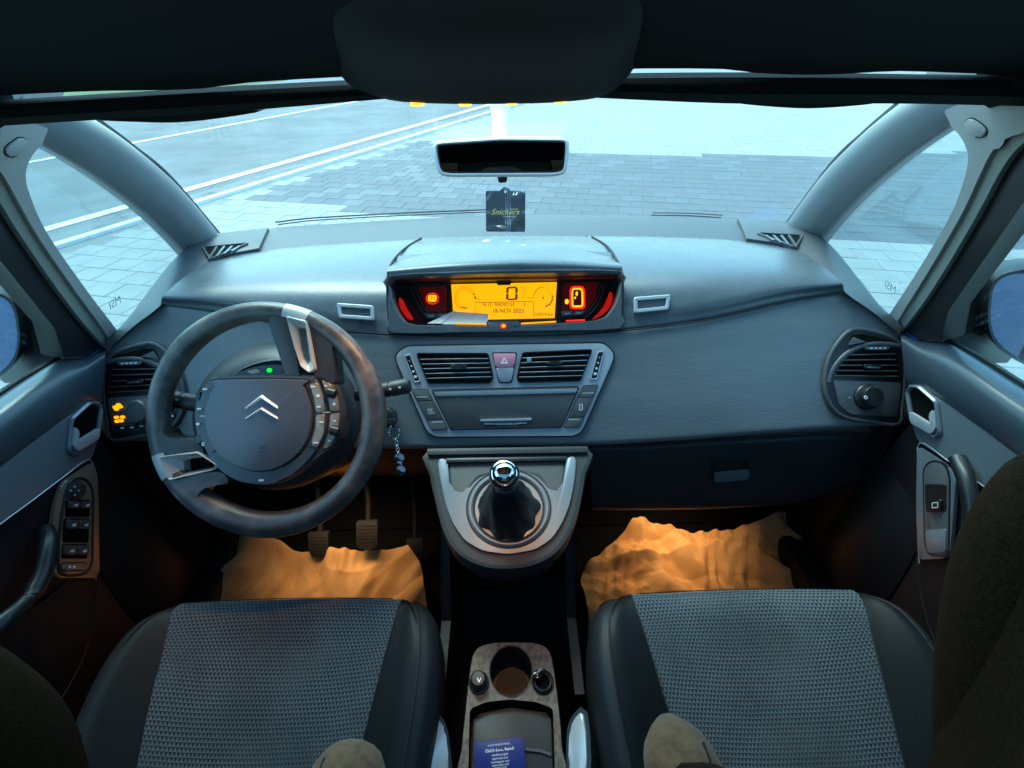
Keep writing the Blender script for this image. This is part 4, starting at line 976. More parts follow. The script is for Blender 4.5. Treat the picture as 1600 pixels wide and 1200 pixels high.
# fixed hub
wing = [(330, 596), (316, 608), (308, 638), (309, 668), (317, 698), (332, 712), (346, 731), (377, 750), (414, 756), (447, 751), (480, 727), (508, 706), (522, 697), (532, 669), (534, 642), (523, 600), (504, 590), (488, 586), (360, 587)]
hb = wslab('hub_body', wing, -0.045, 0.004, 'hub_ring', pl=HUB, bev=0.006, sm=3)
rg = [(334, 597), (321, 622), (317, 650), (321, 680), (332, 706), (348, 729), (378, 748), (414, 753.5), (447, 748), (478, 725), (498, 701), (512, 677), (514, 642), (505, 606), (494, 590), (478, 588), (350, 588)]
rgo = spline(ons(rg, HUB), 3, True)
slab('button_ring', rgo, nW, 0.002, 0.012, 'hub_ring', wh, 0.006, seg=3)
pad = [(349.5, 593.5), (478, 593.5), (481, 602), (486, 614), (493, 636), (494, 655), (489, 682), (474, 706), (447, 726), (414, 733.5), (379, 725), (350, 704), (336, 676), (331.5, 652), (334, 630), (341, 612), (347, 601)]
pq_ = spline(ons(pad, HUB), 3, True)
ring('pad_gap', inset(pq_, nW, -0.0022), inset(pq_, nW, 0.001), nW, 0.006, 0.0128, 'rubber', wh)
cpd = sum(pq_, Vector()) / len(pq_)
mxd = max((p - cpd).length for p in pq_)
def dome(s_, h_=None, mx_=0.0):
    out_ = []; rc_ = sum((p - cpd).length for p in pq_) / len(pq_)
    for p in pq_:
        e_ = (p - cpd); q = cpd + (e_ * (1 - mx_) + e_.normalized() * rc_ * mx_) * s_
        out_.append(q + nW * (h_ if h_ is not None else 0.0165 + 0.008 * (1 - ((q - cpd).length / mxd) ** 2)))
    return out_
lps = [dome(1.0, 0.010), dome(1.0, 0.0145), dome(0.985), dome(0.94, None, 0.12), dome(0.85, None, 0.35), dome(0.72, None, 0.7), dome(0.55, None, 1), dome(0.38, None, 1), dome(0.2, None, 1), dome(0.06, None, 1)]
padO = loft('airbag_pad', lps, 'hub_plastic', wh, True, False, True, 60)
HP = (HUB[0] + nW * 0.0235, nW)
for dy in (0, 23):
    for sg, (xa, ya, xb, yb) in ((-1, (409.3, 615.5, 384.5, 634.5)), (1, (409.3, 615.5, 434.5, 634))):
        ya += dy * 0.8; yb += dy * 0.72
        a, b = on(xa, ya, HP), on(xb, yb, HP); c, d_ = on(xb, yb + 7, HP), on(xa, ya + 9.5, HP)
        q = [a, b, c, d_]
        m_ = [(a + d_) / 2 + nW * 0.0045, (b + c) / 2 + nW * 0.0035]
        build('chevron_emblem', [a - nW * .002, b - nW * .002, c - nW * .002, d_ - nW * .002] + m_, [(0, 1, 5, 4), (4, 5, 2, 3), (1, 2, 5), (3, 0, 4)], 'emblem', padO)
tube('pad_crease', ons([(377, 674.5), (395, 674), (414, 673.5), (430, 673), (446, 671.5)], HP, -0.0018), [0.0003, 0.0011, 0.0014, 0.0011, 0.0003], 'black_plastic', padO, 6)
ptext('airbag_text', 'SRS', 411, 699.5, HP, -0.0006, 6.2, 'black_plastic', padO); ptext('airbag_text', 'AIRBAG', 411, 706.5, HP, -0.0008, 3.0, 'black_plastic', padO)
for (a, b) in (((313, 650.5), (330, 650.5)), ((331, 708), (345, 698)), ((478, 698), (500, 703)), ((497, 645), (535, 644))):
    seg('ring_joint', [a, b], 'rubber', 1.4, wh, 0.0135, HUB)
seg('ring_chrome', [(312, 650), (322, 650.3)], 'satin_frame', 1.2, wh, 0.0138, HUB); seg('ring_chrome', [(504, 644.5), (516, 644)], 'satin_frame', 1.2, wh, 0.0138, HUB)
bt_r = wslab('switch_bank', [(490, 600), (502, 598), (510, 620), (513, 642), (500, 644), (497, 622)], 0.011, 0.0145, 'switch_bronze', pl=HUB, r=0.003, bev=0.0015)
wslab('switch_bank', [(500, 647), (513, 646), (511, 676), (501, 698), (492, 692), (499, 668)], 0.011, 0.0145, 'switch_bronze', pl=HUB, r=0.003, bev=0.0015)
wslab('switch_bank', [(505, 594), (519, 600), (530, 622), (533, 641), (519, 642), (515, 618)], 0.003, 0.0075, 'switch_bronze', pl=HUB, r=0.003, bev=0.0015)
wslab('switch_bank', [(519, 646), (533, 645), (530, 672), (519, 696), (508, 701), (516, 675)], 0.003, 0.0075, 'switch_bronze', pl=HUB, r=0.003, bev=0.0015)
for x, y in ((518, 614), (523, 673)):
    lathe('scroll_wheel', on(x - 7, y - 2, HUB, 0.008), (on(x + 8, y + 2, HUB, 0.008) - on(x - 7, y - 2, HUB, 0.008)).normalized(), [(0.005, 0), (0.0078, 0.002), (0.0078, 0.013), (0.005, 0.015)], 'black_plastic', wh, 16)
wslab('switch_bank', [(318, 612), (326, 604), (330, 612), (322, 640), (318, 648), (311, 646)], 0.003, 0.0075, 'hub_ring', pl=HUB, r=0.003, bev=0.0015)
wslab('scroll_key', [(313, 613), (320, 612), (319, 624), (312, 626)], 0.004, 0.011, 'black_gloss', pl=HUB, r=0.002, bev=0.002)
wslab('scroll_key', [(311, 680), (320, 678), (322, 690), (314, 692)], 0.004, 0.010, 'black_gloss', pl=HUB, r=0.002, bev=0.002)
for x, y, w_, h_ in ((330, 608, 7, 2.2), (321, 638, 6, 2), (319, 661.5, 4.5, 3.2), (495, 604, 7, 2), (504, 635, 6, 2), (508, 658.5, 7, 2), (500, 690, 7, 2), (512, 603, 4, 2), (525, 631, 4, 4), (526, 657, 4, 2), (518, 688, 4, 2), (416, 747.5, 7, 2.4), (503, 618, 5, 4)):
    slab('switch_mark', ons([(x - w_ / 2, y - h_ / 2), (x + w_ / 2, y - h_ / 2), (x + w_ / 2, y + h_ / 2), (x - w_ / 2, y + h_ / 2)], HUB), nW, 0.006, 0.0153 if x < 512 else 0.0085, 'white_mark', wh)
ok = ons(pxring(326, 692.5, 2.6, 2.8, 12), HUB); ring('phone_mark', ok, inset(ok, nW, 0.0011), nW, 0.01, 0.0135, 'white_mark', wh)
# ------------------------------------------------------------------ key in the ignition
key = thing('ignition_key', at(612, 655, d=0.80), 'key ring with short chain and charms hanging from the ignition', 'keys')
kp = at(614, 662, d=0.79)
lathe('ignition_lock', at(606, 652, d=0.84), -A0, [(0.018, 0), (0.018, 0.02), (0.012, 0.024)], 'black_plastic', key, 20)
slab('key_head', rnd([at(x, y, d=0.80) for x, y in ((606, 654), (619, 654), (619, 668), (606, 668))], 0.005), -A0, -0.004, 0.004, 'black_plastic', key, 0.002)
rc0 = [at(616 + 8 * math.cos(a), 675 - 11 * math.sin(a), d=0.785) for a in [2 * math.pi * k / 20 for k in range(20)]]
tube('split_ring', rc0, 0.0012, 'chrome', key, 6, True)
for k in range(5):
    c = at(619 + k * 0.9, 688 + k * 5.2, d=0.785)
    lk = [c + RV * (0.0024 * math.cos(a)) * (1 if k % 2 else 0.5) + UV_ * (0.0036 * math.sin(a)) + A0 * (0.002 * math.cos(a) * (0 if k % 2 else 1)) for a in [2 * math.pi * j / 10 for j in range(10)]]
    tube('chain_link', lk, 0.0008, 'chrome', key, 5, True)
for x, y, r in ((624, 715.5, 7.5), (624.5, 724, 4.5), (626, 735, 7.5)):
    c = at(x, y, d=0.785); lathe('charm', c, (-A0 + RV * 0.2).normalized(), [(0.001, -0.001), (r * 0.00104, -0.0008), (r * 0.00104, 0.0008), (r * 0.0006, 0.0012), (0.0, 0.0014)], 'chrome_dark', key, 16)
# ------------------------------------------------------------------ gear console
GP = plane3(at(790, 705, d=0.82), at(900, 703, d=0.82), at(790, 890, d=0.72)); nG = GP[1]
gc = thing('gear_console', at(790, 840, d=0.9), 'silver topped gear console below the centre panel', 'gear console')
ho = [(667, 704), (790, 701), (919, 699), (916, 740), (910, 775), (900, 815), (884, 848), (860, 872), (828, 886), (793, 890), (757, 887), (726, 874), (703, 852), (688, 818), (678, 778), (670, 740)]
hq = spline(ons(ho, GP), 3, True)
ch = sum(hq, Vector()) / len(hq)
dn = Vector((0, 0.25, -1)).normalized()
def sc(l, s_, off): return [ch + (p - ch) * s_ + off for p in l]
loft('console_skirt', [sc(hq, 0.93, nG * 0.002), sc(hq, 0.985, nG * 0.001), sc(hq, 1.0, nG * -0.006), sc(hq, 1.0, dn * 0.02), sc(hq, 0.985, dn * 0.05), sc(hq, 0.93, dn * 0.078), sc(hq, 0.82, dn * 0.09)], 'dark_plastic', gc, True, False, True, 50)
slab('console_deck', sc(hq, 0.94, Vector((0, 0, 0))), nG, -0.004, 0.0015, 'dark_plastic', gc)
slab('rear_ledge', rnd(ons([(668, 704), (918, 700), (917, 709), (669, 713)], GP), 0.002), nG, -0.002, 0.008, 'dark_plastic', gc, 0.003)
so = [(684, 718), (700, 718), (703, 765), (718, 771), (732, 768), (744, 752), (768, 740), (795, 737), (822, 739), (843, 750), (854, 764), (866, 769), (878, 766), (885, 716), (900, 714), (897, 752), (890, 788), (878, 818), (862, 843), (836, 860), (795, 867), (755, 862), (727, 846), (709, 820), (697, 788), (689, 752)]
slab('silver_surround', rnd(ons(so, GP), 0.010), nG, -0.004, 0.0065, 'silver_plastic', gc, 0.003, seg=3)
slab('coin_tray', rnd(ons([(703, 722), (881, 719), (877, 766), (860, 766), (845, 742), (795, 730), (745, 744), (728, 768), (708, 768)], GP), 0.006), nG, -0.002, 0.0025, 'lid_grey', gc)
tw = ons([(698, 719), (884, 716), (884, 723), (698, 726)], GP)
slab('tray_wall', tw, nG, 0.0, 0.010, 'black_plastic', gc, 0.002)
ro = ons(pxring(795, 797, 63.5, 59, 48), GP); ri = ons(pxring(795, 797, 55.5, 51.5, 48), GP)
ring('boot_ring', ro, ri, nG, 0.0, 0.010, 'silver_plastic', gc, bevel=0.003)
rj = ons(pxring(795, 797, 66.5, 62, 48), GP); ring('ring_gap', rj, ro, nG, 0.0, 0.0072, 'rubber', gc)
rk = ons(pxring(795, 797, 43, 40, 48), GP)
loft('ring_dish', [[p + nG * 0.008 for p in ri], [p + nG * 0.002 for p in rk]], 'dark_plastic', gc)
gl_ = thing('gear_lever', on(795, 797, GP), 'gear lever with chrome topped ball knob and black leather boot', 'gear lever')
kc = at(788, 742, d=0.675); bc = on(795, 800, GP)
ax = (kc - bc).normalized()
loops = []
for t_, r_ in ((0.0, 0.046), (0.08, 0.0475), (0.2, 0.043), (0.36, 0.036), (0.5, 0.031), (0.6, 0.026), (0.68, 0.021), (0.75, 0.019), (0.8, 0.016)):
    c = bc.lerp(kc, t_); a_, b_ = basis(nG.lerp(ax, min(1, t_ * 2)).normalized())
    loops.append([c + (a_ * math.cos(2 * math.pi * k / 48) + b_ * math.sin(2 * math.pi * k / 48)) * (r_ * (1 + (0.07 * math.sin(k * 2 * math.pi * 9 / 48 + 6 * t_) * (1 - t_) + 0.05 * math.sin(k * 2 * math.pi * 4 / 48 + 9 * t_)) * (1 if t_ < 0.75 else 0))) for k in range(48)])
loft('boot', loops, 'boot_leather', gl_, True, False, True, 80)
kd = (CAM - kc).normalized().lerp(Vector((0, 0, 1)), 0.25).normalized()
prof = [(0.012, -0.030), (0.016, -0.022), (0.0205, -0.012), (0.0222, -0.002), (0.0215, 0.006), (0.0195, 0.011)]
kn = lathe('knob', kc, kd, prof, 'black_gloss', gl_, 32, True, True, 60)
lathe('knob_band', kc, kd, [(0.0180, 0.0112), (0.0182, 0.0128), (0.0168, 0.0136), (0.0160, 0.0122)], 'chrome', kn, 32, False, False)
lathe('knob_cap', kc, kd, [(0.0158, 0.0122), (0.0145, 0.0155), (0.0105, 0.0185), (0.006, 0.0203), (0.0, 0.021)], 'chrome', kn, 32, False, True, 80)
a_, b_ = basis(kd)
if b_.z < 0: a_, b_ = -a_, -b_
for sx in (-0.005, 0, 0.005): build('shift_pattern', [kc + kd * 0.0213 + a_ * (sx - 0.0004) + b_ * -0.004, kc + kd * 0.0213 + a_ * (sx + 0.0004) + b_ * -0.004, kc + kd * 0.0213 + a_ * (sx + 0.0004) + b_ * 0.004, kc + kd * 0.0213 + a_ * (sx - 0.0004) + b_ * 0.004], [(0, 1, 2, 3)], 'black_plastic', kn)
build('shift_pattern', [kc + kd * 0.0213 + a_ * x_ + b_ * y_ for x_, y_ in ((-0.0054, -0.0004), (0.0054, -0.0004), (0.0054, 0.0004), (-0.0054, 0.0004))], [(0, 1, 2, 3)], 'black_plastic', kn)
# ------------------------------------------------------------------ tunnel and cup console
tn = thing('floor_tunnel', (0, 0.45, 0), 'dark carpeted tunnel between the footwells', 'floor tunnel')
grid('tunnel_carpet', [[Vector((x, y, z)) for x, z in ((-0.15, 0.0), (-0.125, 0.10), (-0.10, h - 0.02), (0, h), (0.10, h - 0.02), (0.125, 0.10), (0.15, 0.0))] for y, h in ((1.05, 0.24), (0.8, 0.22), (0.55, 0.19), (0.2, 0.17), (-0.3, 0.17))], 'carpet', tn, 3, 3)
for s in (-1, 1): slab('tunnel_side', [Vector((s * .115, y, z)) for y, z in ((0.30, 0.1), (0.66, 0.1), (0.64, 0.50), (0.56, 0.44), (0.42, 0.26), (0.30, 0.26))], Vector((s, 0, 0)), -0.012, 0.004, 'door_dark', tn, 0.004)
CP = plane3(Vector((0, 0.40, 0.290)), Vector((0.1, 0.40, 0.290)), Vector((0, 0.20, 0.275))); nC = CP[1]
cc = thing('cup_console', on(800, 1080, CP) - Vector((0, 0, 0.12)), 'worn dark console with cup holder and two power sockets between the seats', 'console')
co = spline(ons([(742, 1018), (765, 1006), (800, 1004), (838, 1006), (858, 1018), (866, 1055), (873, 1110), (878, 1170), (882, 1260), (720, 1260), (722, 1170), (728, 1110), (734, 1055)], CP), 3, True)
cup_c = ons(pxring(798.5, 1049, 32.5, 39, 40), CP)
cco = sum(co, Vector()) / len(co)
# shell with a true hole for the cup and the tray
bm = bmesh.new()
hole2 = rnd(ons([(734, 1108), (760, 1097), (798, 1093), (838, 1097), (864, 1107), (868, 1240), (731, 1240)], CP), 0.006)
e_all = []
for lp in (co, cup_c, hole2):
    vv = [bm.verts.new(p) for p in lp]
    e_all += [bm.edges.new((vv[i], vv[(i + 1) % len(vv)])) for i in range(len(vv))]
bmesh.ops.triangle_fill(bm, use_beauty=True, use_dissolve=False, edges=e_all, normal=nC)
bm.verts.index_update()
build('console_top', [v.co.copy() for v in bm.verts], [[v.index for v in f_.verts] for f_ in bm.faces], 'cup_brown', cc); bm.free()
loft('console_side', [co, [cco + (p - cco) * 1.03 - nC * 0.006 for p in co], [cco + (p - cco) * 1.05 - nC * 0.12 for p in co]], 'black_plastic', cc)
loft('cup_holder', [[p + nC * 0.0015 for p in ons(pxring(798.5, 1049, 34, 40.5, 40), CP)], [p + nC * 0.001 for p in cup_c], [p - nC * 0.07 for p in cup_c]], 'black_plastic', cc, True, False, True)
lathe('cup_disc', sum(cup_c, Vector()) / 40 - nC * 0.066, nC, [(0.026, 0), (0.025, 0.004), (0.0, 0.004)], 'dark_plastic', cc, 24)
loft('tray_wall', [[p + nC * 0.001 for p in hole2], [p - nC * 0.045 for p in hole2]], 'black_plastic', cc)
slab('tray_floor', hole2, nC, -0.05, -0.045, 'dark_plastic', cc)
tq = rnd(ons([(741, 1118), (798, 1107), (860, 1116), (864, 1240), (737, 1240)], CP, -0.02), 0.006)
slab('tray_mat', tq, nC, -0.02, 0.004, 'dark_plastic', cc, 0.004)
tube('mat_edge', spline(ons([(820, 1171), (845, 1174), (861, 1180)], CP, -0.014), 4), 0.0022, 'button_grey', cc, 6)
def socket(x, y, open_):
    c = on(x, y, CP)
    if not open_:
        s_ = lathe('power_plug', c, nC, [(0.0160, 0), (0.0160, 0.004), (0.0135, 0.005), (0.0125, 0.014), (0.0118, 0.0145), (0.0115, 0.020), (0.0095, 0.022), (0.0, 0.0222)], 'black_plastic', cc, 28)
        seg('plug_mark', [(x - 3, y - 8), (x, y - 2)], 'white_mark', 1.6, s_, 0.0225, CP); seg('plug_mark', [(x + 3, y - 8), (x, y - 1)], 'white_mark', 1.6, s_, 0.0225, CP)
    else:
        s_ = lathe('power_socket', c, nC, [(0.0172, 0), (0.0172, 0.003), (0.0155, 0.0045), (0.0155, 0.002)], 'black_plastic', cc, 28, False, False)
        lathe('socket_ring', c, nC, [(0.0140, 0), (0.0140, 0.004), (0.0128, 0.0052), (0.0112, 0.004), (0.0108, -0.02)], 'steel_worn', s_, 28, False, False)
        slab('socket_floor', circ(c, nC, 0.0145), nC, -0.001, 0.0012, 'black_void', s_)
        slab('socket_cap', spline(ons([(832, 1062), (834, 1050), (846, 1045), (853, 1046), (850, 1054), (842, 1060)], CP, 0.01), 3, True), nC, -0.002, 0.004, 'black_gloss', s_, 0.002)
socket(748.5, 1067, False); socket(848, 1066, True)
# booklet
BP = (on(781, 1180, CP) + nC * 0.0, (nC + Vector((0, -0.12, 0))).normalized())
bq = ons([(741.5, 1160), (817, 1152), (824, 1215), (742, 1225)], BP)
bk_ = thing('booklet', on(781, 1190, BP), 'dark blue booklet with white print lying in the console tray', 'booklet')
slab('cover', rnd(bq, 0.002), BP[1], 0.002, 0.005, 'booklet_blue', bk_, 0.0008)
slab('pages', inset(bq, BP[1], 0.001), BP[1], -0.004, 0.0018, 'card_white', bk_)
slab('cover_back', rnd(bq, 0.002), BP[1], -0.006, -0.0042, 'booklet_blue', bk_)
brt = (on(815, 1168, BP) - on(745, 1176, BP)).normalized()
for s_, x, y, h_, b_ in (('AUTO TEHNIČNI PREGL.', 780, 1163.5, 2.8, 0), ('CIaCA d.o.o., Ramuli', 780.5, 1171.5, 4.6, 0.02), ('tehnični pregled', 781, 1179, 3.4, 0.005), ('registracija vozil', 781, 1184.5, 3.4, 0.005), ('homologacija vozil', 781.5, 1190, 3.4, 0.005), ('zavarovanje vozil', 782, 1195, 3.4, 0.005), ('01/8311-575', 782, 1200, 3.4, 0.005)):
    ptext('cover_text', s_, x, y, BP, 0.0053, h_, 'white_mark', bk_, right=brt, bold=b_)
# ------------------------------------------------------------------ seats
def seat(xc, label, sgn, yb):
    t = thing('front_seat', (xc, 0.2, 0.0), label, 'seat', 'front seats')
    # station: y, half width of ridge, half width of centre panel, ridge rise, base z
    w_ = 0.008 if sgn > 0 else 0.0
    st = [(0.02, .200 + w_, .128, .050, .245), (0.10, .208 + w_, .134, .052, .262), (0.18, .217 + w_, .144, .050, .285), (0.26, .224 + w_, .158, .044, .312), (0.32, .224 + w_, .168, .034, .332), (0.365, .216 + w_, .176, .020, .345), (0.392, .203 + w_, .180, .006, .348), (0.408, .192 + w_, .180, -0.005, .340)]
    fabric, bl = [], {1: [], -1: []}
    skirt = {1: [], -1: []}; ridge = {1: [], -1: []}
    for y, hw, hc, rise, z in st:
        sag = 0.012 if 0.05 < y < 0.33 else 0.0
        fabric.append([Vector((xc + u * hc, y + 0.010 * (1 - u * u) * (1 if y > .36 else 0), z + 0.010 * u * u - sag * (1 - u * u) + 0.006)) for u in (-1, -0.6, -0.2, 0.2, 0.6, 1)])
        for s in (1, -1):
            a = fabric[-1][5 if s > 0 else 0]
            top = Vector((xc + s * hw, y, z + rise + 0.006))
            bl[s].append([a + Vector((0, 0, -0.001)), a.lerp(top, 0.35) + Vector((0, 0, 0.001)), a.lerp(top, 0.75) + Vector((0, 0, 0.004)), top])
            ridge[s].append(top + Vector((s * 0.0005, 0, 0.0)))
            skirt[s].append([top, top + Vector((s * 0.018, 0.002, -0.012)), top + Vector((s * 0.028, 0.003, -0.05)), Vector((xc + s * (hw + 0.02), y + .003, 0.20)), Vector((xc + s * (hw - 0.02), y, 0.12))])
    last = fabric[-1]
    fabric.append([p + Vector((0, 0.007, -0.020)) for p in last]); fabric.append([p + Vector((0, 0.004, -0.06)) for p in last]); fabric.append([p + Vector((0, -0.02, -0.14)) for p in last])
    def wr(p, u, v):
        return p + Vector((0, 0, 0.004 * noise.noise(Vector((p.x * 9, p.y * 9, 3.1 * xc))) + 0.0015 * noise.noise(Vector((p.x * 30, p.y * 30, xc)))))
    grid('seat_panel', fabric, 'seat_fabric', t, 8, 6, disp=wr)
    tube('front_piping', [p + Vector((0, -0.004, 0.010)) for p in spline(last, 6)][1:-1], 0.0007, 'seat_vinyl', t, 6)
    for s in (1, -1):
        l_ = bl[s][-1]; bl[s].append([p + Vector((0, 0.007, -0.022)) for p in l_]); bl[s].append([p + Vector((0, -0.01, -0.10)) for p in l_])
        l_ = skirt[s][-1]; skirt[s].append([p + Vector((-s * 0.004, 0.008, -0.012)) for p in l_]); skirt[s].append([Vector((xc + s * 0.17, 0.412, z_)) for z_ in (0.29, 0.28, 0.25, 0.2, 0.12)])
        grid('bolster', bl[s], 'seat_vinyl', t, 4, 6)
        grid('bolster_side', skirt[s], 'seat_side' , t, 4, 6)
        tube('piping', spline(ridge[s], 5), 0.0016, 'rubber', t, 6)
        tube('panel_seam', [p + Vector((0, 0, 0.0006)) for p in spline([r_[0] for r_ in bl[s][:-2]], 5)], 0.0011, 'rubber', t, 6)
    # backrest with its side wings
    B = []
    for z, y in ((0.33, yb + 0.02), (0.40, yb), (0.55, yb - 0.045), (0.75, yb - 0.11), (0.92, yb - 0.18), (0.97, yb - 0.22)):
        B.append([Vector((xc + u * 0.20, y - 0.02 * (1 - u * u), z)) for u in (-1, -0.5, 0, 0.5, 1)])
    B.append([p + Vector((0, -0.06, -0.05)) for p in B[-1]]); B.append([Vector((p.x, yb - 0.12, 0.33)) for p in B[-1]])
    grid('backrest', B, 'brown_fabric', t, 4, 4)
    o_ = sgn
    yo = 0.0 if sgn < 0 else 0.035
    wx = 0.185 if sgn < 0 else 0.195
    if sgn < 0: wing = spline([Vector((xc + o_ * (wx - .02), yb + 0.0, 0.33)), Vector((xc + o_ * (wx - .01), yb + 0.055, 0.46)), Vector((xc + o_ * wx, yb + 0.065, 0.56)), Vector((xc + o_ * wx, yb + 0.05, 0.66)), Vector((xc + o_ * (wx - .01), yb - 0.03, 0.78)), Vector((xc + o_ * (wx - .03), yb - 0.16, 0.92))], 5)
    else: wing = spline([Vector((xc + .198, yb + 0.03, 0.33)), Vector((xc + .203, yb + 0.07, 0.42)), Vector((xc + .205, yb + 0.13, 0.55)), Vector((xc + .205, yb + 0.165, 0.66)), Vector((xc + .205, yb + 0.165, 0.73)), Vector((xc + .195, yb + 0.08, 0.87))], 5)
    tube('backrest_wing', wing, [0.035 + 0.03 * math.sin(math.pi * i / (len(wing) - 1)) for i in range(len(wing))], 'brown_fabric', t, 16, flat=1.15, side=Vector((0, 1, 0.2)))
    def back_y(z_):
        zs = [(0.33, yb + 0.02), (0.40, yb), (0.55, yb - 0.045), (0.75, yb - 0.11), (0.92, yb - 0.18), (0.97, yb - 0.22)]
        for (z0, y0), (z1, y1) in zip(zs, zs[1:]):
            if z_ <= z1: return y0 + (y1 - y0) * (z_ - z0) / (z1 - z0)
        return yb - 0.22
    wp = wing[::4]
    front_ = [p + Vector((-o_ * 0.045, 0.02, 0)) for p in wp]
    inner_ = [Vector((xc + o_ * 0.10, back_y(p.z) + 0.008, p.z)) for p in wp]
    midr_ = [a_.lerp(b_, 0.55) + Vector((0, -0.02, 0)) for a_, b_ in zip(front_, inner_)]
    rear_ = [Vector((xc + o_ * 0.205, back_y(p.z) - 0.10, p.z)) for p in wp]
    outer_ = [p + Vector((o_ * 0.045, -0.01, 0)) for p in wp]
    grid('backrest_side', [front_, midr_, inner_], 'brown_fabric', t, 4, 5); grid('backrest_side', [outer_, [a_.lerp(b_, 0.5) + Vector((o_ * 0.01, 0, 0)) for a_, b_ in zip(outer_, rear_)], rear_], 'brown_fabric', t, 4, 5)
    tube('wing_seam', [p + Vector((-o_ * 0.03, 0.052, 0.01)) for p in wing[4:-6]], 0.0012, 'rubber', t, 6)
    wing = spline([Vector((xc - o_ * .20, yb + 0.0 - .03, 0.36)), Vector((xc - o_ * .22, yb + 0.02 - .04, 0.5)), Vector((xc - o_ * .22, yb - 0.02 - .04, 0.66)), Vector((xc - o_ * .20, yb - 0.12 - .04, 0.85))], 5)
    tube('backrest_wing', wing, 0.035, 'brown_fabric', t, 12)
    # armrest on the inner side
    ax_ = 0.158 if sgn > 0 else -0.138
    aa = spline([Vector((ax_, -0.16, 0.585)), Vector((ax_, -0.02, 0.585)), Vector((ax_, 0.11, 0.578)), Vector((ax_, 0.170 if sgn > 0 else 0.152, 0.560))], 5)
    rr_ = [0.034] * len(aa)
    m_ = len(aa)
    for i, k in ((1, 0.010), (2, 0.021), (3, 0.028), (4, 0.032)): rr_[m_ - i] = k
    ar = tube('armrest', aa, rr_, 'armrest_brown', t, 16, flat=0.8, side=Vector((0, 0, 1)))
    tube('armrest_seam', [p + Vector((sgn * 0.018, 0.002, 0.0225)) for p in aa[:-3]], 0.0012, 'rubber', ar, 6)
    return t
drv = seat(-0.354, 'driver seat with patterned fabric cushion behind the steering wheel', -1, 0.10)
pas = seat(0.382, 'passenger seat with patterned fabric cushion in front of the glove box', 1, 0.13)
for s, tt, q in ((-1, drv, [(681, 1127), (692, 1135), (697, 1160), (700, 1215), (672, 1215)]), (1, pas, [(894, 1130), (912, 1117), (916, 1215), (892, 1215), (890, 1165)])):
    pl_ = (Vector((s * 0.118, 0, 0.30)), Vector((-s * 0.55, 0, 0.83)).normalized())
    qq = spline(ons(q, pl_), 3, True)
    tr_ = slab('side_trim', qq, pl_[1], -0.02, 0.002, 'satin_frame', tt, 0.003)
    ring('trim_rim', inset(qq, pl_[1], -0.006), qq, pl_[1], -0.02, -0.001, 'black_plastic', tt)
# ------------------------------------------------------------------ paper mats
def paper(pts, label, seed, fold):
    q = [at(x, y, Z=z) for x, y, z in pts]
    return q
FOLDS = {}
for sd_ in (1.3, 7.7): FOLDS[sd_] = [(random.uniform(0, 3.14), random.uniform(4, 13), random.random(), random.uniform(0.045, 0.10)) for _ in range(8)] + [(random.uniform(0, 3.14), random.uniform(18, 34), random.random(), random.uniform(0.012, 0.024)) for _ in range(6)]
def mat_sheet(name, net, label, seed):
    rows_ = [[at(x, y, Z=z) for x, y, z in r] for r in net]
    def cr_(p, u, v):
        k = Vector((p.x * 11, p.y * 11, seed)); h = 0.0
        q = p + Vector((noise.noise(k * 0.6), noise.noise(k * 0.6 + Vector((9, 0, 0))), 0)) * 0.05
        for fa, ff, fc, am in FOLDS[seed]:
            t_ = (q.x * math.cos(fa) + q.y * math.sin(fa)) * ff + fc
            w_ = max(0.0, noise.noise(Vector((p.x * 5 + fc * 7, p.y * 5, fa * 3))) + 0.25)
            h += am * abs(t_ - math.floor(t_) - 0.5) * w_
        return p + Vector((noise.noise(k * 1.7 + Vector((5, 0, 0))) * 0.005, noise.noise(k * 1.9) * 0.005, h + noise.noise(k * 0.4) * 0.015 - 0.012))
    o = grid(name, rows_, 'kraft', None, 40, 36, disp=cr_)
    return tag(o, label, 'paper mat', 'paper floor mats')
mat_sheet('paper_mat', [[(392, 852, .10), (450, 862, .085), (520, 872, .07), (580, 872, .07), (640, 856, .085)], [(376, 900, .03), (450, 905, .03), (520, 908, .03), (590, 908, .03), (662, 900, .03)], [(352, 950, .02), (430, 955, .02), (520, 955, .02), (590, 955, .02), (672, 965, .02)], [(330, 1010, .015), (430, 1010, .015), (520, 1010, .015), (590, 1010, .015), (676, 1010, .015)]], 'crumpled brown kraft paper on the floor in front of the driver seat', 1.3)
mat_sheet('paper_mat', [[(982, 843, .07), (1040, 838, .07), (1100, 838, .07), (1150, 832, .085), (1222, 806, .13)], [(912, 900, .03), (1000, 890, .035), (1090, 890, .035), (1170, 885, .04), (1250, 865, .06)], [(916, 950, .02), (1000, 940, .02), (1100, 935, .02), (1190, 930, .02), (1275, 930, .03)], [(920, 1010, .015), (1000, 1000, .015), (1100, 1000, .015), (1190, 1000, .015), (1290, 1000, .015)]], 'crumpled brown kraft paper on the floor in front of the passenger seat', 7.7)
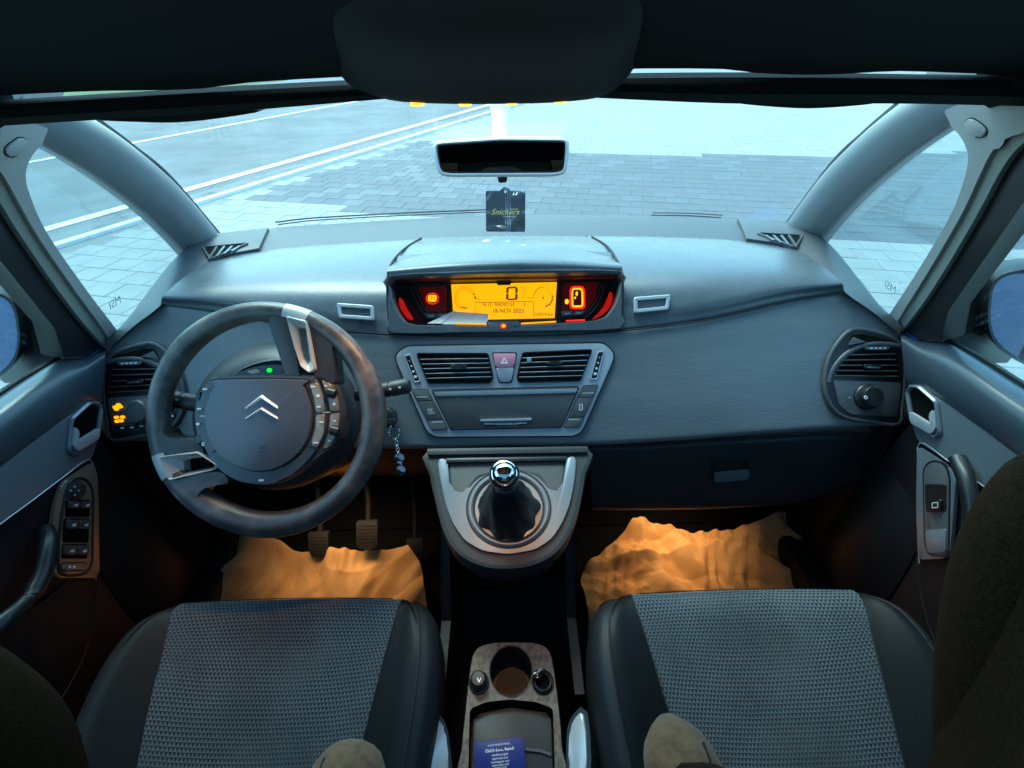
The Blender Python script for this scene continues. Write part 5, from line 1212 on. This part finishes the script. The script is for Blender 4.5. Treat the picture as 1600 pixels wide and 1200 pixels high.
# footwell courtesy lamps under the dashboard
for x_ in (-0.36, 0.36):
    slab('footwell_lamp', rnd([Vector((x_ + a, 0.68 + b, 0.305 if x_ < 0 else 0.284)) for a, b in ((-.012, -.008), (.012, -.008), (.012, .008), (-.012, .008))], 0.003), Vector((0, 0, -1)), -0.004, 0.001, 'amber_lamp', dash)
    ld = bpy.data.lights.new('footwell_light', 'AREA'); ld.energy = 0.068; ld.color = (1.0, 0.66, 0.33); ld.shape = 'RECTANGLE'; ld.size = 0.22; ld.size_y = 0.06; ld.spread = math.radians(88)
    lo = bpy.data.objects.new('footwell_light', ld); COL.objects.link(lo); lo.parent = dash
    lo.location = Vector((x_ + (0.03 if x_ > 0 else -0.03), 0.68, 0.30 if x_ < 0 else 0.278)) - dash.location
    lo.rotation_euler = Vector((0, 0.0, 1)).to_track_quat('Z', 'Y').to_euler()
# ------------------------------------------------------------------ pedals
for name, lab, q, yy in (('clutch_pedal', 'ribbed rubber clutch pedal, leftmost under the steering wheel', [(480, 832), (513, 830), (512, 868), (500, 874), (484, 868)], .70), ('brake_pedal', 'ribbed rubber brake pedal in the middle under the steering wheel', [(556, 814), (590, 812), (590, 854), (575, 860), (557, 856)], .70), ('accelerator_pedal', 'grey accelerator pedal beside the gear console', [(634, 842), (661, 840), (661, 864), (636, 864)], .70)):
    pl_ = (Vector((0, yy, at(q[0][0], q[0][1], Y=yy).z)), Vector((0, -0.75, 0.66)).normalized())
    pd = thing(name, on(q[0][0], q[0][1] + 30, pl_), lab, 'pedal', 'pedals')
    pq2 = rnd(ons(q, pl_), 0.006)
    slab('pedal_pad', pq2, pl_[1], -0.012, 0.0, 'pedal_rubber', pd, 0.003)
    for k in range(6 if name != 'accelerator_pedal' else 0):
        x0, x1 = q[0][0] + 4, q[1][0] - 4; y_ = q[0][1] + 8 + k * 5
        seg('pedal_rib', [(x0, y_), (x1, y_ - .4)], 'pedal_rubber', 1.4, pd, 0.0012, pl_)
    c = sum(pq2, Vector()) / len(pq2)
    tube('pedal_arm', [c + Vector((0, .012, -.0)), c + Vector((0.0, .06, .05)), c + Vector((0, .14, .24))], 0.007, 'pedal_rubber', pd, 8)
# ------------------------------------------------------------------ doors
def door(s):
    f = (lambda p: p) if s > 0 else mir
    n = D[1] if s > 0 else DL[1]
    side = 'right' if s > 0 else 'left'
    t = thing('front_door', (s * 0.72, 0.3, -0.1), '%s front door with %s' % (side, 'single window switch beside the passenger seat' if s > 0 else 'switch cluster beside the driver seat'), 'car door', 'front doors')
    # upper pad from belt to trim band
    belt = [at(1406, 520, X=.722), at(1440, 531, X=.735), at(1474, 532, X=.738), at(1530, 562, X=.738), at(1600, 606, X=.738), at(1760, 700, X=.738)]
    b1 = [at(1408, 530, X=.705), at(1440, 545, X=.706), at(1480, 560, X=.704), at(1530, 588, X=.70), at(1600, 634, X=.70), at(1760, 740, X=.70)]
    b2 = [at(1412, 560, X=.700), at(1440, 575, X=.694), at(1480, 597, X=.690), at(1530, 628, X=.688), at(1600, 676, X=.688), at(1760, 790, X=.688)]
    b3 = [at(1418, 598, X=.703), at(1440, 606, X=.70), at(1480, 630, X=.697), at(1530, 664, X=.695), at(1600, 715, X=.695), at(1760, 830, X=.695)]
    b4 = [p + Vector((0.02, 0, -0.004)) for p in b3]
    grid('upper_pad', [[f(p) for p in r] for r in ([p + Vector((.02, 0, -.02)) for p in belt], belt, b1, b2, b3, b4)], 'door_pad', t, 5, 5)
    for z0, z1, mt in ((-0.12, 0.66, 'blue_paint'),):
        op = [Vector((.775, .80, z0)), Vector((.80, .3, z0 - .02)), Vector((.79, -.32, z0 - .02)), Vector((.765, -.32, z1)), Vector((.77, .3, z1)), Vector((.745, .80, z1 - .01))]
        build('outer_panel', [f(p) for p in op] + [f(p + Vector((-.03, 0, 0))) for p in op[3:]], [(0, 1, 4, 5), (1, 2, 3, 4), (3, 4, 7, 6), (4, 5, 8, 7)], mt, t)
    # lining below
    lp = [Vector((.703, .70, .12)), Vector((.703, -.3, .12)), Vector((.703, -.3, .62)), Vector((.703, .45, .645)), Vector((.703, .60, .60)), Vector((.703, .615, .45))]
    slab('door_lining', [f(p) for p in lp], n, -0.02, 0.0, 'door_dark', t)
    build('front_edge', [f(p) for p in (Vector((.705, .70, .1)), Vector((.705, .60, .60)), Vector((.722, .735, .655)), Vector((.76, .76, .655)), Vector((.76, .72, .1)))], [(0, 1, 2, 3, 4)], 'door_dark', t)
    # satin trim band
    tb = [(1422, 600), (1440, 603), (1480, 629), (1530, 664), (1600, 716), (1760, 834), (1760, 940), (1600, 802), (1530, 752), (1480, 716), (1438, 690), (1428, 660)]
    slab('trim_band', [f(p) for p in rnd(ons(tb, D), 0.006)], n, -0.002, 0.004, 'door_trim', t, 0.002)
    seg_pts = spline([f(p) for p in ons([(1436, 880), (1433, 800), (1434, 740), (1437, 692), (1480, 719), (1530, 755), (1600, 806), (1760, 945)], D, 0.004)], 4)
    tube('trim_line', seg_pts, 0.0008, 'satin_frame', t, 6)
    # handle
    hq = rnd(ons([(1424, 612), (1430, 604), (1442, 604), (1470, 628), (1476, 676), (1468, 683), (1432, 660)], D), 0.006)
    bz = ring('handle_bezel', [f(p) for p in inset(hq, D[1], -0.003)], [f(p) for p in inset(hq, D[1], 0.003)], n, 0.002, 0.011, 'door_trim', t, bevel=0.003)
    slab('handle_recess', [f(p) for p in inset(hq, D[1], 0.0015)], n, 0.003, 0.0052, 'black_void', bz)
    lv = ons([(1432, 643), (1452, 655), (1466, 664), (1463, 648), (1469, 640), (1474, 668), (1466, 678), (1434, 660)], D)
    slab('handle_lever', [f(p) for p in rnd(lv, 0.003)], n, 0.006, 0.013, 'satin_frame', bz, 0.003)
    # lower switch panel, pull handle and piping
    if s > 0:
        sp_ = slab('switch_panel', rnd(ons([(1438, 697), (1480, 724), (1500, 745), (1490, 868), (1476, 873), (1440, 874), (1437, 800)], D), 0.008), n, 0.0, 0.006, 'door_trim', t, 0.003)
        oq = rnd(ons([(1450, 735), (1456, 724), (1470, 720), (1484, 728), (1490, 745), (1488, 862), (1480, 868), (1458, 866), (1452, 850)], D), 0.008)
        ring('plate_rim', inset(oq, D[1], -0.002), oq, n, 0.004, 0.0075, 'black_plastic', sp_)
        slab('switch_plate', oq, n, 0.002, 0.0072, 'button_grey', sp_, 0.002)
        slab('finger_recess', rnd(ons([(1452, 756), (1487, 757), (1486, 800), (1454, 800)], D), 0.006), n, 0.004, 0.0078, 'black_plastic', sp_)
        slab('plate_lower', rnd(ons([(1454, 828), (1487, 826), (1486, 862), (1458, 864)], D), 0.004), n, 0.006, 0.009, 'silver_plastic', sp_, 0.001)
        b = slab('window_switch', rnd(ons([(1462, 780), (1482, 780), (1482, 797), (1463, 797)], D), 0.003), n, 0.006, 0.012, 'black_plastic', sp_, 0.002)
        oq = rnd(ons([(1468, 785), (1478, 784), (1478, 793), (1468, 794)], D), 0.001); ring('switch_mark', oq, inset(oq, D[1], 0.0012), n, 0.011, 0.0126, 'white_mark', b)
    else:
        sp_ = slab('switch_panel', rnd(ons([(141, 722), (147, 745), (149, 800), (150, 896), (145, 903), (80, 903), (74, 832), (80, 790), (92, 754)], DL), 0.008), n, 0.0, 0.006, 'switch_bronze', t, 0.003)
        oq = rnd(ons([(99, 765), (106, 752), (118, 748), (131, 754), (137, 770), (136, 880), (128, 895), (100, 898), (86, 892), (86, 850), (92, 800)], DL), 0.010)
        ring('plate_rim', inset(oq, DL[1], -0.004), oq, n, 0.002, 0.0085, 'black_plastic', sp_, bevel=0.001)
        slab('switch_plate', oq, n, 0.002, 0.007, 'switch_bronze', sp_, 0.001)
        kc_ = on(117, 767, DL, 0.007)
        kn_ = lathe('mirror_knob', kc_, n, [(0.0155, 0), (0.0155, 0.002), (0.0125, 0.003), (0.0118, 0.008), (0.0095, 0.0095), (0.0, 0.009)], 'dark_plastic', sp_, 28)
        for dx, dy in ((0, -6), (0, 7), (-6, 0), (6, 0)): slab('knob_mark', ons(pxring(117 + dx, 766.5 + dy, 1.1, 1.1, 8), DL, 0.0165), n, -0.001, 0.0006, 'white_mark', kn_)
        for (x0, x1, y0, y1, rec) in ((96, 134, 781, 808, 1), (92, 132, 810, 848, 2), (90, 130, 850, 873, 3)):
            slab('finger_recess', rnd(ons([(x0, y0), (x1, y0), (x1 - 1, y1), (x0 - 2, y1)], DL), 0.004), n, 0.004, 0.0078, 'black_void', sp_)
        for x0, y0, w_, h_ in ((98, 783, 16, 11), (117, 783, 16, 11), (95, 812, 16, 14), (114, 812, 17, 14), (91, 852, 18, 15), (111, 852, 18, 15)):
            b = slab('window_switch', rnd(ons([(x0, y0), (x0 + w_, y0), (x0 + w_ - 1, y0 + h_), (x0 - 1, y0 + h_)], DL), 0.003), n, 0.006, 0.012, 'lid_grey', sp_, 0.002)
            slab('switch_mark', ons([(x0 + w_ * .4, y0 + h_ * .55), (x0 + w_ * .75, y0 + h_ * .4), (x0 + w_ * .7, y0 + h_ * .75), (x0 + w_ * .35, y0 + h_ * .75)], DL), n, 0.011, 0.0124, 'white_mark', b)
        b = slab('child_lock_switch', rnd(ons([(88, 881), (127, 880), (126, 890), (87, 891)], DL), 0.006), n, 0.004, 0.011, 'switch_bronze', sp_, 0.002)
        ring('switch_rim', inset(rnd(ons([(88, 881), (127, 880), (126, 890), (87, 891)], DL), 0.006), DL[1], -0.002), rnd(ons([(88, 881), (127, 880), (126, 890), (87, 891)], DL), 0.006), n, 0.004, 0.0085, 'rubber', b)
        for x in (96, 103): slab('switch_mark', ons([(x, 884), (x + 4, 884), (x + 4, 888), (x, 888)], DL), n, 0.010, 0.0115, 'white_mark', b)
    if s > 0: ph = [at(1496, 716, X=.690), at(1508, 745, X=.680), at(1518, 790, X=.672), at(1516, 830, X=.668), at(1508, 880, X=.68)]
    else: ph = [mir(at(x, y, X=xx)) for x, y, xx in ((70, 828, -.690), (76, 850, -.668), (66, 900, -.655), (40, 940, -.652), (0, 975, -.652), (-60, 1020, -.665))]
    pl_h = spline([f(p) for p in ph], 6)
    tube('pull_handle', pl_h, 0.0095, 'black_plastic', t, 12, flat=1.2, side=Vector((0, 1, 0)))
    pp = [(1432, 880), (1436, 910), (1446, 960), (1464, 1010), (1490, 1055), (1528, 1108), (1580, 1150), (1660, 1190)]
    tube('lining_piping', spline([f(p) for p in ons(pp, D, 0.0005)], 5), 0.0010, 'seat_side', t, 6)
    lower = ons([(1420, 880), (1480, 878), (1500, 900), (1640, 980), (1640, 1190), (1560, 1140), (1500, 1075), (1460, 1010), (1436, 940)], D)
    slab('map_pocket', [f(p) for p in rnd(lower, 0.02)], n, -0.001, 0.0003, 'door_dark', t)
    cpq = [Vector((.690, .70, .17)), Vector((.665, .52, .15)), Vector((.70, .44, .14))]
    grid('speaker_cover', [[f(p) for p in r] for r in ([Vector((.702, .62, .44)), Vector((.702, .55, .44)), Vector((.702, .48, .42))], [Vector((.70, .63, .36)), Vector((.672, .55, .34)), Vector((.70, .46, .33))], [Vector((.70, .63, .26)), Vector((.666, .55, .24)), Vector((.70, .45, .22))], [Vector((.70, .64, .16)), Vector((.69, .55, .14)), Vector((.70, .45, .13))])], 'door_dark', t, 5, 5)
    # window frame and glass
    Wn = W[1] if s > 0 else WL[1]
    fq = ons([(1404, 523), (1442, 476), (1478, 420), (1530, 334), (1562, 274), (1588, 236), (1620, 214), (1700, 190), (1760, 190), (1760, 250), (1660, 262), (1622, 290), (1600, 320), (1483, 482), (1474, 532), (1440, 531)], W, -0.010)
    slab('window_frame', [f(p) for p in fq], Wn, -0.03, 0.003, 'black_plastic', t, 0.004)
    fl_ = spline([f(p) for p in ons([(1474, 532), (1482, 482), (1600, 306), (1640, 262)], W, -0.008)], 4)
    gq_ = ons([(1470, 535), (1480, 478), (1600, 300), (1660, 255), (1900, 250), (1900, 760), (1600, 612), (1530, 568)], W, -0.028)
    slab('window_glass', [f(p) for p in gq_], Wn, -0.002, 0.002, 'window_glass', t)
    tube('belt_seal', spline([f(p + Vector((0.004, 0, 0.002))) for p in belt[2:]], 3), 0.004, 'rubber', t, 6)
    return t
doorR = door(1); doorL = door(-1)
# ------------------------------------------------------------------ outside mirrors
for s in (1, -1):
    f = (lambda p: p) if s > 0 else mir
    side = 'right' if s > 0 else 'left'
    MP = (at(1545, 480, d=0.95), Vector((-0.53, -0.84, 0.125)).normalized())
    n = f(MP[1])
    t = thing('door_mirror', f(at(1500, 540, d=0.93)), 'black %s door mirror outside the %s window' % (side, 'passenger' if s > 0 else 'driver'), 'door mirror', 'door mirrors')
    ho = spline([f(p) for p in ons([(1545, 470), (1552, 442), (1572, 427), (1620, 420), (1690, 424), (1715, 470), (1705, 540), (1670, 570), (1630, 574), (1590, 562), (1556, 535), (1545, 505)], MP)], 3, True)
    c = sum(ho, Vector()) / len(ho)
    def sh(k, dep, dx=0.0): return [c + (p - c) * k - n * dep + Vector((s * dx, 0, 0)) for p in ho]
    loft('mirror_shell', [sh(0.95, -0.002), sh(1.02, -0.006), sh(1.06, 0.010), sh(1.08, 0.045), sh(1.0, 0.09), sh(0.7, 0.13), sh(0.3, 0.145)], 'black_plastic', t, True, False, True, 60)
    slab('mirror_glass', sh(0.96, 0.0), n, -0.004, 0.0, 'mirror_glass', t)
    sec = []
    for pts, dd in ((((1474, 478), (1492, 452), (1506, 446), (1506, 500), (1500, 540), (1476, 527)), 0.955), (((1496, 454), (1520, 426), (1534, 421), (1532, 495), (1528, 550), (1500, 540)), 0.985), (((1516, 432), (1548, 412), (1566, 412), (1556, 490), (1550, 560), (1522, 552)), 1.01), (((1560, 420), (1590, 412), (1600, 415), (1590, 490), (1580, 560), (1560, 550)), 1.07)):
        sec.append(spline([f(at(x, y, d=dd + (0.03 if 2 <= k <= 4 else 0))) for k, (x, y) in enumerate(pts)], 3, True))
    loft('mirror_arm', sec, 'black_plastic', t, True, True, True, 50)
# ------------------------------------------------------------------ inside mirror
MI = (at(784, 246, d=0.80), Vector((0.006, -1.0, 0.137)).normalized())
nM = MI[1]
rm = thing('rear_view_mirror', MI[0], 'pale framed rear view mirror hanging in front of the windscreen', 'rear view mirror')
mo = rnd(ons([(677, 220), (780, 213), (886, 214), (890, 226), (886, 270), (870, 276), (700, 277), (684, 272), (677, 240)], MI), 0.014, 5)
mi_ = inset(mo, nM, 0.0062)
cM = sum(mo, Vector()) / len(mo)
loft('mirror_housing', [mi_, [p.lerp(q_, 0.3) + nM * 0.003 for p, q_ in zip(mi_, mo)], mo, [cM + (p - cM) * 1.0 - nM * 0.012 for p in mo], [cM + (p - cM) * 0.85 - nM * 0.032 for p in mo], [cM + (p - cM) * 0.3 - nM * 0.04 for p in mo]], 'mirror_grey', rm, True, False, True, 60)
slab('mirror_glass', mi_, nM, -0.003, -0.001, 'mirror_glass', rm)
ring('glass_edge', [p + nM * 0.0 for p in mi_], inset(mi_, nM, 0.0022), nM, -0.003, 0.0002, 'rubber', rm)
st_ = spline([at(781, 165, d=0.86), at(783, 180, d=0.855), at(783, 200, d=0.845), at(783, 222, d=0.835)], 4)
tube('mirror_stalk', st_, [0.0185 - 0.003 * i / (len(st_) - 1) for i in range(len(st_))], 'mirror_grey', rm, 14, flat=0.6, side=A0)
slab('stalk_foot', rnd([at(x, y, d=0.868) for x, y in ((768, 160), (796, 160), (798, 172), (768, 172))], 0.005), -A0, -0.01, 0.0, 'mirror_grey', rm, 0.003)
slab('dip_lever', rnd(ons([(777.5, 275), (793, 275), (792, 285.5), (778.5, 286)], MI), 0.003), nM, -0.012, -0.004, 'black_plastic', rm, 0.002)
# ------------------------------------------------------------------ air freshener
AP = (at(790, 330, d=0.815), (-A0 + Vector((0, 0, 0.2))).normalized())
nA = AP[1]
af = thing('air_freshener', on(790, 362, AP), 'black square air freshener card in clear wrapper hanging from the mirror', 'air freshener')
cq = rnd(ons([(759, 298.5), (821, 299), (820.5, 362), (759.5, 361.5)], AP), 0.003)
card = slab('card', cq, nA, -0.001, 0.001, 'freshener_black', af)
slab('card_tab', spline(ons([(782, 300), (785, 294.5), (790, 292.5), (795, 294.5), (797, 300)], AP), 3, True), nA, -0.001, 0.001, 'freshener_black', card)
slab('tab_hole', ons(pxring(789.5, 300, 2.0, 2.2, 10), AP), nA, 0.0008, 0.0014, 'white_mark', card)
ptext('card_text', 'Snickers', 789, 331.5, AP, 0.0014, 8.6, 'gold_print', card, shear=0.35, bold=0.01)
ptext('card_text', 'WORKWEAR', 796, 338.6, AP, 0.0014, 2.2, 'dim_mark', card)
ptext('card_text', 'Xpt', 785, 355, AP, 0.0014, 4.0, 'gold_print', card, shear=0.3)
seg('text_swash', [(797, 327.2), (809, 326.6)], 'gold_print', 1.2, card, 0.0014, AP)
def wrp(p, u, v): return p + nA * (0.003 * noise.noise(p * 60) + 0.0025 * noise.noise(p * 140) + 0.004)
grid('wrapper', [[on(x0 + (x1 - x0) * k / 4, y, AP) for k in range(5)] for (x0, x1, y) in ((761, 822, 288), (757, 824, 310), (756, 823, 345), (754, 822, 370), (752, 820, 385))], 'wrapper_film', af, 6, 6, disp=wrp)
def wrp2(p, u, v): return p - nA * (0.002 * noise.noise(p * 60 + Vector((3, 0, 0))) + 0.004)
grid('wrapper_back', [[on(x0 + (x1 - x0) * k / 4, y, AP) for k in range(5)] for (x0, x1, y) in ((761, 822, 288), (757, 824, 310), (756, 823, 345), (754, 822, 370), (752, 820, 385))], 'wrapper_film', af, 4, 4, disp=wrp2)
for k, x in enumerate((790, 793.5, 797)): 
    tube('wrapper_fold', [on(x + (0.6 * math.sin(y * .2)), y, AP, 0.007) for y in range(290, 386, 8)], 0.0007, 'wrapper_film', af, 6)
tube('hang_thread', [on(786, 286, MI, -0.008), on(789.5, 294, AP), on(789.5, 299, AP)], 0.0006, 'white_mark', af, 5)
# ------------------------------------------------------------------ card lying in the instrument pod
cpz = plane3(on(672, 505, F, -0.006), on(762, 506, F, -0.006), on(712, 488, G1, 0.012))
cd = thing('paper_card', on(712, 500, cpz), 'folded white card lying in the instrument pod below the display', 'card')
slab('card_sheet', ons([(690, 507), (762, 507.5), (763, 491), (712, 487.5)], cpz), cpz[1], 0.0, 0.0008, 'card_white', cd)
slab('card_flap', ons([(668, 507), (690, 507), (712, 487.5), (706, 489)], cpz), cpz[1], 0.001, 0.0025, 'card_white', cd)
# ------------------------------------------------------------------ wipers outside the screen
for nm, pts, lab in (('wiper', ((430, 351), (480, 345), (560, 340), (660, 335), (760, 331)), 'thin black wiper blade resting along the left of the windscreen base'), ('wiper', ((1020, 336), (1080, 337), (1130, 340)), 'thin black wiper tip at the right of the windscreen base')):
    wq = spline([at(x, y, Y=1.285 - 0.13 * ((x - 790) / 450) ** 2) for x, y in pts], 4)
    t = thing('wiper', wq[0], lab, 'wiper')
    tube('wiper_arm', [p + Vector((0, 0.006, 0.004)) for p in wq], [0.0018 if len(pts) > 3 else 0.0012] * len(wq), 'rubber', t, 6)
    tube('wiper_blade', [p + Vector((0, 0.012, -0.004)) for p in wq], 0.0014, 'rubber', t, 6)
